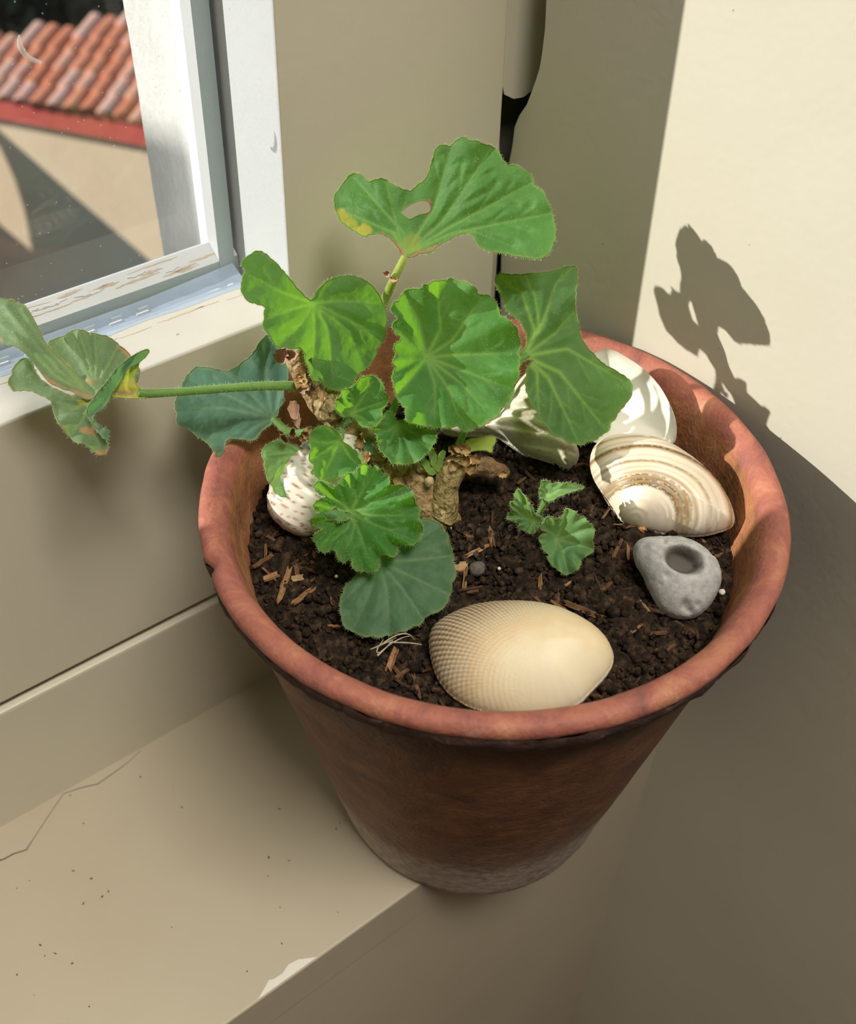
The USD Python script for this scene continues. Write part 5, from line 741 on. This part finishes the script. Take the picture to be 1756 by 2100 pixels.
# G, H, I: small leaves along the stem
dz3 = lambda x, y, d: (*z3([(x, y)])[0], d)
G_out = z3([(805, 1190), (830, 1175), (850, 1170), (840, 1140), (850, 1125), (890, 1110), (920, 1115), (945, 1085), (965, 1050), (1000, 1030), (1050, 1020), (1100, 1030), (1125, 1060), (1140, 1090), (1155, 1110), (1150, 1145), (1175, 1160), (1185, 1200), (1165, 1235), (1135, 1265), (1140, 1300), (1130, 1340), (1100, 1380), (1060, 1395), (1020, 1390), (985, 1375), (960, 1345), (930, 1320), (900, 1305), (870, 1320), (845, 1310), (835, 1285), (805, 1275), (800, 1245), (815, 1220)])
sG = leaf_sheet(G_out, [dz3(912, 1292, .3475), dz3(810, 1190, .3425), dz3(810, 1270, .3425), dz3(880, 1120, .3440), dz3(1080, 1030, .3465), dz3(1180, 1200, .3470), dz3(1060, 1390, .3440), dz3(1030, 1220, .3480)], z3([(912, 1292)])[0], [[z3([(1000, 1170)])[0], z3([(1070, 1060)])[0]], [z3([(925, 1180)])[0], z3([(900, 1120)])[0]], [z3([(1050, 1240)])[0], z3([(1170, 1200)])[0]], [z3([(1000, 1325)])[0], z3([(1080, 1380)])[0]], [z3([(860, 1240)])[0], z3([(815, 1200)])[0]]], (), .0012, .0009, 9, seed=11, vw=3)
leaf(plant, LFY, sG, label='small bright leaf under the two-lobed leaf', petiole=[(719, 850, .3480, 5), (708, 868, .3500, 7), (696, 880, .3530, 8)], pmat=PET, down=.5)
H_out = z3([(1065, 1400), (1100, 1380), (1140, 1340), (1160, 1290), (1185, 1275), (1215, 1290), (1230, 1330), (1245, 1355), (1290, 1340), (1340, 1335), (1390, 1350), (1430, 1370), (1470, 1385), (1510, 1405), (1530, 1440), (1528, 1480), (1505, 1520), (1480, 1560), (1440, 1590), (1420, 1620), (1390, 1640), (1350, 1650), (1310, 1660), (1270, 1650), (1230, 1655), (1200, 1650), (1190, 1610), (1150, 1585), (1120, 1550), (1110, 1500), (1100, 1450)])
sH = leaf_sheet(H_out, [dz3(1250, 1370, .3520), dz3(1075, 1400, .3480), dz3(1190, 1290, .3505), dz3(1130, 1560, .3465), dz3(1320, 1650, .3450), dz3(1520, 1450, .3500), dz3(1300, 1500, .3490), dz3(1420, 1400, .3515)], z3([(1250, 1370)])[0], [[z3([(1190, 1500)])[0], z3([(1150, 1580)])[0]], [z3([(1250, 1520)])[0], z3([(1240, 1650)])[0]], [z3([(1310, 1510)])[0], z3([(1350, 1640)])[0]], [z3([(1390, 1450)])[0], z3([(1470, 1560)])[0]], [z3([(1400, 1400)])[0], z3([(1520, 1440)])[0]], [z3([(1180, 1420)])[0], z3([(1090, 1430)])[0]]], (), .0013, .0006, 12, seed=12, vw=3, cren=2.0, cw=15)
leaf(plant, LF, sH, label='small fan leaf below the round central leaf', petiole=[(816, 871, .3525, 4), (806, 900, .3550, 5), (790, 935, .3590, 6)], pmat=PET, down=.4)
I_out = z3([(620, 1450), (640, 1415), (680, 1390), (730, 1380), (780, 1395), (820, 1430), (840, 1470), (838, 1485), (870, 1510), (920, 1545), (960, 1575), (985, 1600), (998, 1640), (985, 1680), (960, 1705), (920, 1710), (880, 1735), (830, 1745), (790, 1750), (750, 1760), (720, 1780), (690, 1780), (675, 1750), (650, 1735), (625, 1720), (640, 1690), (650, 1660), (625, 1635), (610, 1610), (615, 1580), (640, 1550), (620, 1530), (615, 1500)])
sI = leaf_sheet(I_out, [dz3(835, 1490, .3475), dz3(620, 1460, .3425), dz3(730, 1385, .3455), dz3(615, 1610, .3405), dz3(690, 1770, .3420), dz3(760, 1630, .3455), dz3(990, 1640, .3460), dz3(880, 1730, .3435), dz3(900, 1600, .3480)], z3([(833, 1492)])[0], [[z3([(760, 1640)])[0], z3([(705, 1770)])[0]], [z3([(740, 1500)])[0], z3([(625, 1490)])[0]], [z3([(720, 1570)])[0], z3([(620, 1620)])[0]], [z3([(900, 1600)])[0], z3([(970, 1670)])[0]]], (), .0007, .0008, 8, seed=13, vw=3.5, cren=2.2, cw=18)
leaf(plant, LFY, sI, label='small fresh heart-shaped leaf above the frilly one', petiole=[(697, 905, .3480, 5), (700, 888, .3500, 6.5), (700, 872, .3530, 7), (712, 868, .3560, 6)], pmat=PET, down=.5)
# J: curled leaf at the left, in front of the speckled shell
dz5 = lambda x, y, d: (*z5([(x, y)])[0], d)
J_out = z5([(195, 360), (215, 325), (240, 300), (290, 290), (325, 265), (345, 235), (360, 245), (370, 300), (400, 315), (440, 320), (480, 345), (515, 370), (490, 370), (445, 375), (420, 400), (430, 420), (405, 470), (385, 510), (390, 550), (410, 590), (450, 620), (440, 635), (400, 645), (380, 665), (345, 670), (310, 660), (280, 640), (270, 600), (250, 580), (230, 545), (225, 500), (210, 460), (215, 420), (200, 395)])
sJ = leaf_sheet(J_out, [dz5(500, 365, .3520), dz5(345, 240, .3520), dz5(200, 370, .3480), dz5(320, 400, .3500), dz5(410, 420, .3535), dz5(220, 500, .3465), dz5(330, 660, .3460), dz5(440, 630, .3510), dz5(380, 540, .3510)], z5([(495, 365)])[0], [[z5([(360, 370)])[0], z5([(225, 380)])[0]], [z5([(330, 420)])[0], z5([(250, 560)])[0]], [z5([(350, 430)])[0], z5([(345, 650)])[0]]], (), .0011, .0008, 8, seed=14, sign=-1)
leaf(plant, LFM, sJ, label='curled leaf at the left, before the speckled shell', petiole=[(628, 928, .3520, 5), (648, 930, .3535, 6), (690, 925, .3565, 6), (735, 905, .3590, 6)], pmat=PET, hairs=1.2)
# L then K: the lowest drooping leaf and the frilly leaf above it
dzL = lambda x, y, d: (*z5([(x, y)])[0], d - .0125)
dzK = lambda x, y, d: (*z5([(x, y)])[0], d - .0045)
L_out = z5([(1300, 830), (1340, 828), (1400, 845), (1440, 870), (1445, 905), (1480, 935), (1490, 980), (1505, 1040), (1520, 1090), (1520, 1140), (1535, 1190), (1530, 1240), (1505, 1280), (1505, 1330), (1480, 1370), (1470, 1420), (1430, 1450), (1390, 1475), (1340, 1490), (1310, 1520), (1300, 1550), (1240, 1570), (1190, 1595), (1140, 1605), (1090, 1630), (1040, 1630), (1000, 1645), (950, 1635), (910, 1640), (860, 1620), (820, 1600), (780, 1585), (760, 1550), (745, 1510), (738, 1460), (735, 1410), (745, 1360), (765, 1310), (795, 1270), (840, 1225), (880, 1190), (950, 1150), (1010, 1110), (1060, 1050), (1100, 980), (1200, 900)])
sL = leaf_sheet(L_out, [dzL(1010, 1130, .3470), dzL(1380, 840, .3530), dzL(1520, 1150, .3475), dzL(1470, 1400, .3425), dzL(1250, 1200, .3455), dzL(1150, 1600, .3370), dzL(1100, 1350, .3415), dzL(860, 1610, .3395), dzL(740, 1430, .3430), dzL(900, 1350, .3425), dzL(850, 1230, .3455)], z5([(1005, 1120)])[0], [[z5([(930, 1360)])[0], z5([(830, 1590)])[0]], [z5([(1060, 1330)])[0], z5([(1080, 1610)])[0]], [z5([(1160, 1300)])[0], z5([(1310, 1520)])[0]], [z5([(1240, 1230)])[0], z5([(1490, 1350)])[0]], [z5([(1260, 1110)])[0], z5([(1510, 1080)])[0]], [z5([(900, 1250)])[0], z5([(750, 1400)])[0]], [z5([(1230, 1000)])[0], z5([(1420, 880)])[0]]], (), .0012, .0005, 12, seed=15, cren=2.2, cw=20)
leaf(plant, LFD, sL, label='lowest broad leaf drooping to the soil', petiole=[(778, 1152, .3355, 5), (785, 1110, .3430, 6), (800, 1050, .3570, 7), (815, 985, .3620, 7)], pmat=PET, hairs=.7, down=.3)
K_out = z5([(905, 445), (935, 455), (945, 475), (985, 460), (1015, 490), (1020, 515), (1060, 520), (1080, 550), (1072, 590), (1065, 615), (1100, 595), (1140, 585), (1180, 600), (1220, 620), (1240, 650), (1245, 700), (1275, 740), (1285, 790), (1275, 830), (1300, 870), (1300, 920), (1280, 960), (1250, 1000), (1215, 1010), (1175, 1000), (1130, 990), (1135, 1040), (1120, 1075), (1090, 1090), (1060, 1075), (1040, 1060), (1015, 1080), (1000, 1110), (1005, 1150), (985, 1185), (940, 1195), (900, 1185), (850, 1185), (820, 1160), (820, 1120), (830, 1105), (790, 1105), (760, 1130), (735, 1115), (715, 1090), (710, 1050), (690, 1030), (660, 1045), (620, 1062), (590, 1040), (580, 1000), (550, 985), (545, 950), (570, 925), (600, 905), (625, 885), (580, 885), (545, 870), (530, 840), (545, 810), (580, 790), (610, 765), (580, 770), (555, 750), (555, 720), (580, 695), (620, 680), (650, 670), (600, 655), (565, 625), (555, 590), (575, 570), (620, 565), (660, 580), (690, 600), (700, 630), (705, 600), (730, 570), (760, 545), (775, 520), (800, 510), (830, 505), (860, 510), (855, 480), (875, 455)])
sK = leaf_sheet(K_out, [dzK(815, 790, .3410), dzK(910, 450, .3420), dzK(1070, 540, .3400), dzK(1240, 660, .3405), dzK(1290, 900, .3385), dzK(1120, 1070, .3345), dzK(930, 1190, .3320), dzK(620, 1050, .3335), dzK(540, 840, .3355), dzK(560, 590, .3375), dzK(780, 520, .3400), dzK(1000, 800, .3375), dzK(850, 960, .3365)], z5([(812, 790)])[0], [[z5([(860, 685)])[0], z5([(970, 500)])[0]], [z5([(850, 680)])[0], z5([(800, 520)])[0]], [z5([(755, 715)])[0], z5([(570, 595)])[0]], [z5([(730, 760)])[0], z5([(570, 725)])[0]], [z5([(700, 850)])[0], z5([(550, 840)])[0]], [z5([(790, 890)])[0], z5([(610, 1030)])[0]], [z5([(835, 880)])[0], z5([(780, 1100)])[0]], [z5([(870, 920)])[0], z5([(960, 1180)])[0]], [z5([(970, 860)])[0], z5([(1260, 980)])[0]], [z5([(980, 800)])[0], z5([(1280, 800)])[0]], [z5([(920, 730)])[0], z5([(1180, 610)])[0]]], (), .0036, .0034, 17, seed=16, vw=3, cren=2., cw=15)
leaf(plant, LFY, sK, label='frilly deeply cut leaf low in front', petiole=[(721, 1054, .3375, 5), (735, 1030, .3425, 6), (765, 990, .3530, 7), (790, 955, .3590, 7)], pmat=PET, down=.6)
fr = leaf_sheet(z5([(640, 800), (660, 770), (690, 760), (700, 740), (720, 770), (760, 780), (800, 775), (820, 800), (790, 830), (740, 840), (700, 830), (660, 830)]), [dz5(640, 800, .3315), dz5(700, 745, .3310), dz5(820, 800, .3355), dz5(740, 840, .3305)], z5([(815, 795)])[0], [], (), 0, .0012, 12, seed=17)
leaf(plant, LFM, fr, label='tiny unfolding leaf in the heart of the frilly leaf')
# N: stipules and sprouts on the cut branch
sN = leaf_sheet(z6([(225, 535), (245, 512), (262, 505), (300, 497), (340, 498), (362, 488), (388, 492), (392, 510), (386, 525), (375, 540), (372, 575), (350, 562), (310, 556), (265, 566), (240, 562)]), [(*z6([(230, 545)])[0], .3590), (*z6([(380, 490)])[0], .3630), (*z6([(372, 572)])[0], .3610), (*z6([(300, 500)])[0], .3620)], z6([(230, 545)])[0], [[z6([(300, 525)])[0], z6([(370, 520)])[0]]], (), .0004, .0004, 6, seed=18)
leaf(plant, PETY, sN, label='small pale leaflet on the cut branch')
for k, o_ in enumerate([[(1470, 1545), (1500, 1535), (1520, 1570), (1545, 1640), (1535, 1690), (1500, 1680), (1485, 1620)], [(1560, 1570), (1590, 1560), (1585, 1610), (1555, 1680), (1540, 1720), (1520, 1690), (1540, 1630)], [(1410, 1640), (1440, 1625), (1470, 1640), (1505, 1680), (1530, 1720), (1500, 1740), (1450, 1700)]]):
    s_ = leaf_sheet(z3(o_), [(*z3([o_[0]])[0], .3560), (*z3([o_[3]])[0], .3585), (*z3([o_[-1]])[0], .3570)], None, [], (), 0, .0003, 5, seed=20 + k, step=3); leaf(plant, PET, s_, 'sprout', hairs=.5)
sO = leaf_sheet(z3([(985, 1500), (1010, 1480), (1045, 1470), (1075, 1490), (1100, 1460), (1110, 1500), (1105, 1560), (1080, 1590), (1040, 1580), (1000, 1540)]), [dz3(985, 1500, .3540), dz3(1100, 1460, .3560), dz3(1080, 1590, .3555)], None, [], (), 0, .0004, 5, seed=24); leaf(plant, LFD, sO, 'sprout', hairs=.5)

# ---------------------------------------------------------------- the seedling
sb = PX((1108, 1095), ZS); seed_ = thing('geranium_seedling', sb, 'small crinkled geranium seedling rooted in the soil between the stump and the shells', 'plant')
dS = depth_on(1110, 1090, (0, 0, 1), (0, 0, ZS)); zM = Z(1020, 960, 7.982); dzM = lambda x, y, d: (*zM([(x, y)])[0], dS + d - .0035)
M1 = leaf_sheet(zM([(680, 1170), (690, 1110), (760, 1090), (850, 1060), (800, 1040), (720, 1000), (700, 960), (760, 900), (780, 830), (850, 795), (900, 800), (960, 870), (1040, 800), (1110, 780), (1100, 700), (1150, 665), (1230, 690), (1300, 740), (1335, 800), (1310, 860), (1350, 810), (1400, 795), (1450, 820), (1480, 890), (1540, 940), (1580, 1010), (1580, 1090), (1550, 1150), (1565, 1240), (1575, 1320), (1540, 1390), (1470, 1430), (1380, 1470), (1350, 1560), (1330, 1640), (1250, 1710), (1170, 1720), (1120, 1750), (1050, 1710), (980, 1640), (900, 1590), (860, 1520), (825, 1480), (850, 1420), (790, 1370), (740, 1300), (720, 1220)]),
    [dzM(960, 1160, -.004), dzM(700, 1150, -.006), dzM(1120, 700, -.012), dzM(1310, 800, -.014), dzM(1120, 1000, -.0075), dzM(1450, 830, -.014), dzM(1570, 1050, -.013), dzM(1560, 1380, -.012), dzM(1300, 1300, -.0095), dzM(1120, 1740, -.0105), dzM(860, 1500, -.0085), dzM(1080, 1450, -.0095), dzM(780, 880, -.010)], zM([(970, 1170)])[0],
    [[zM([(1040, 1000)])[0], zM([(1160, 720)])[0]], [zM([(1200, 1100)])[0], zM([(1500, 960)])[0]], [zM([(1250, 1230)])[0], zM([(1550, 1330)])[0]], [zM([(1080, 1350)])[0], zM([(1150, 1720)])[0]], [zM([(960, 1330)])[0], zM([(860, 1480)])[0]], [zM([(860, 1010)])[0], zM([(740, 970)])[0]]], (), .0016, .0010, 13, seed=30, step=3.2, vw=2.4)
leaf(seed_, LFM, M1, label='cupped crinkled leaf of the seedling', petiole=[(1142, 1106, dS - .004, 4), (1128, 1104, dS - .002, 5), (1112, 1100, dS + .002, 5)], pmat=PET)
M2 = leaf_sheet(zM([(690, 430), (720, 400), (690, 370), (690, 330), (720, 310), (725, 220), (760, 195), (830, 200), (860, 230), (855, 300), (900, 270), (960, 240), (1010, 245), (1050, 265), (1110, 250), (1180, 245), (1250, 270), (1330, 280), (1400, 290), (1425, 315), (1380, 335), (1290, 360), (1220, 390), (1140, 410), (1080, 445), (1010, 440), (960, 490), (890, 540), (800, 520), (740, 500), (690, 480)]), [dzM(700, 440, -.010), dzM(780, 200, -.013), dzM(1000, 250, -.014), dzM(1420, 310, -.013), dzM(1000, 430, -.0165), dzM(850, 420, -.0115)], zM([(830, 460)])[0], [[zM([(1000, 360)])[0], zM([(1350, 310)])[0]], [zM([(790, 350)])[0], zM([(780, 220)])[0]]], (), .0012, .0009, 11, seed=31, step=3)
leaf(seed_, LFM, M2, label='folded upper leaf of the seedling', petiole=[(1124, 1018, dS - .0105, 9), (1115, 1036, dS - .007, 6.5), (1106, 1052, dS - .003, 5.5), (1100, 1070, dS + .002, 5)], pmat=PET)
M3 = leaf_sheet(zM([(210, 590), (240, 550), (300, 545), (290, 440), (310, 380), (345, 345), (380, 370), (400, 420), (470, 470), (480, 530), (530, 590), (600, 650), (605, 760), (680, 790), (735, 810), (740, 870), (690, 920), (640, 1000), (610, 1060), (540, 1075), (470, 1030), (400, 1010), (330, 980), (380, 900), (300, 850), (200, 850), (150, 840), (200, 740), (270, 720), (240, 650)]), [dzM(220, 600, -.008), dzM(340, 360, -.010), dzM(590, 680, -.010), dzM(450, 760, -.006), dzM(720, 850, -.0055), dzM(540, 1060, -.004), dzM(200, 830, -.004)], zM([(600, 860)])[0], [[zM([(450, 700)])[0], zM([(340, 400)])[0]], [zM([(430, 760)])[0], zM([(250, 620)])[0]], [zM([(560, 960)])[0], zM([(540, 1050)])[0]]], (), .0015, .0015, 15, seed=32, step=3)
leaf(seed_, LFM, M3, label='crumpled left leaf of the seedling', petiole=[(1095, 1068, dS - .004, 4), (1100, 1080, dS, 5), (1104, 1090, dS + .003, 5)], pmat=PET)
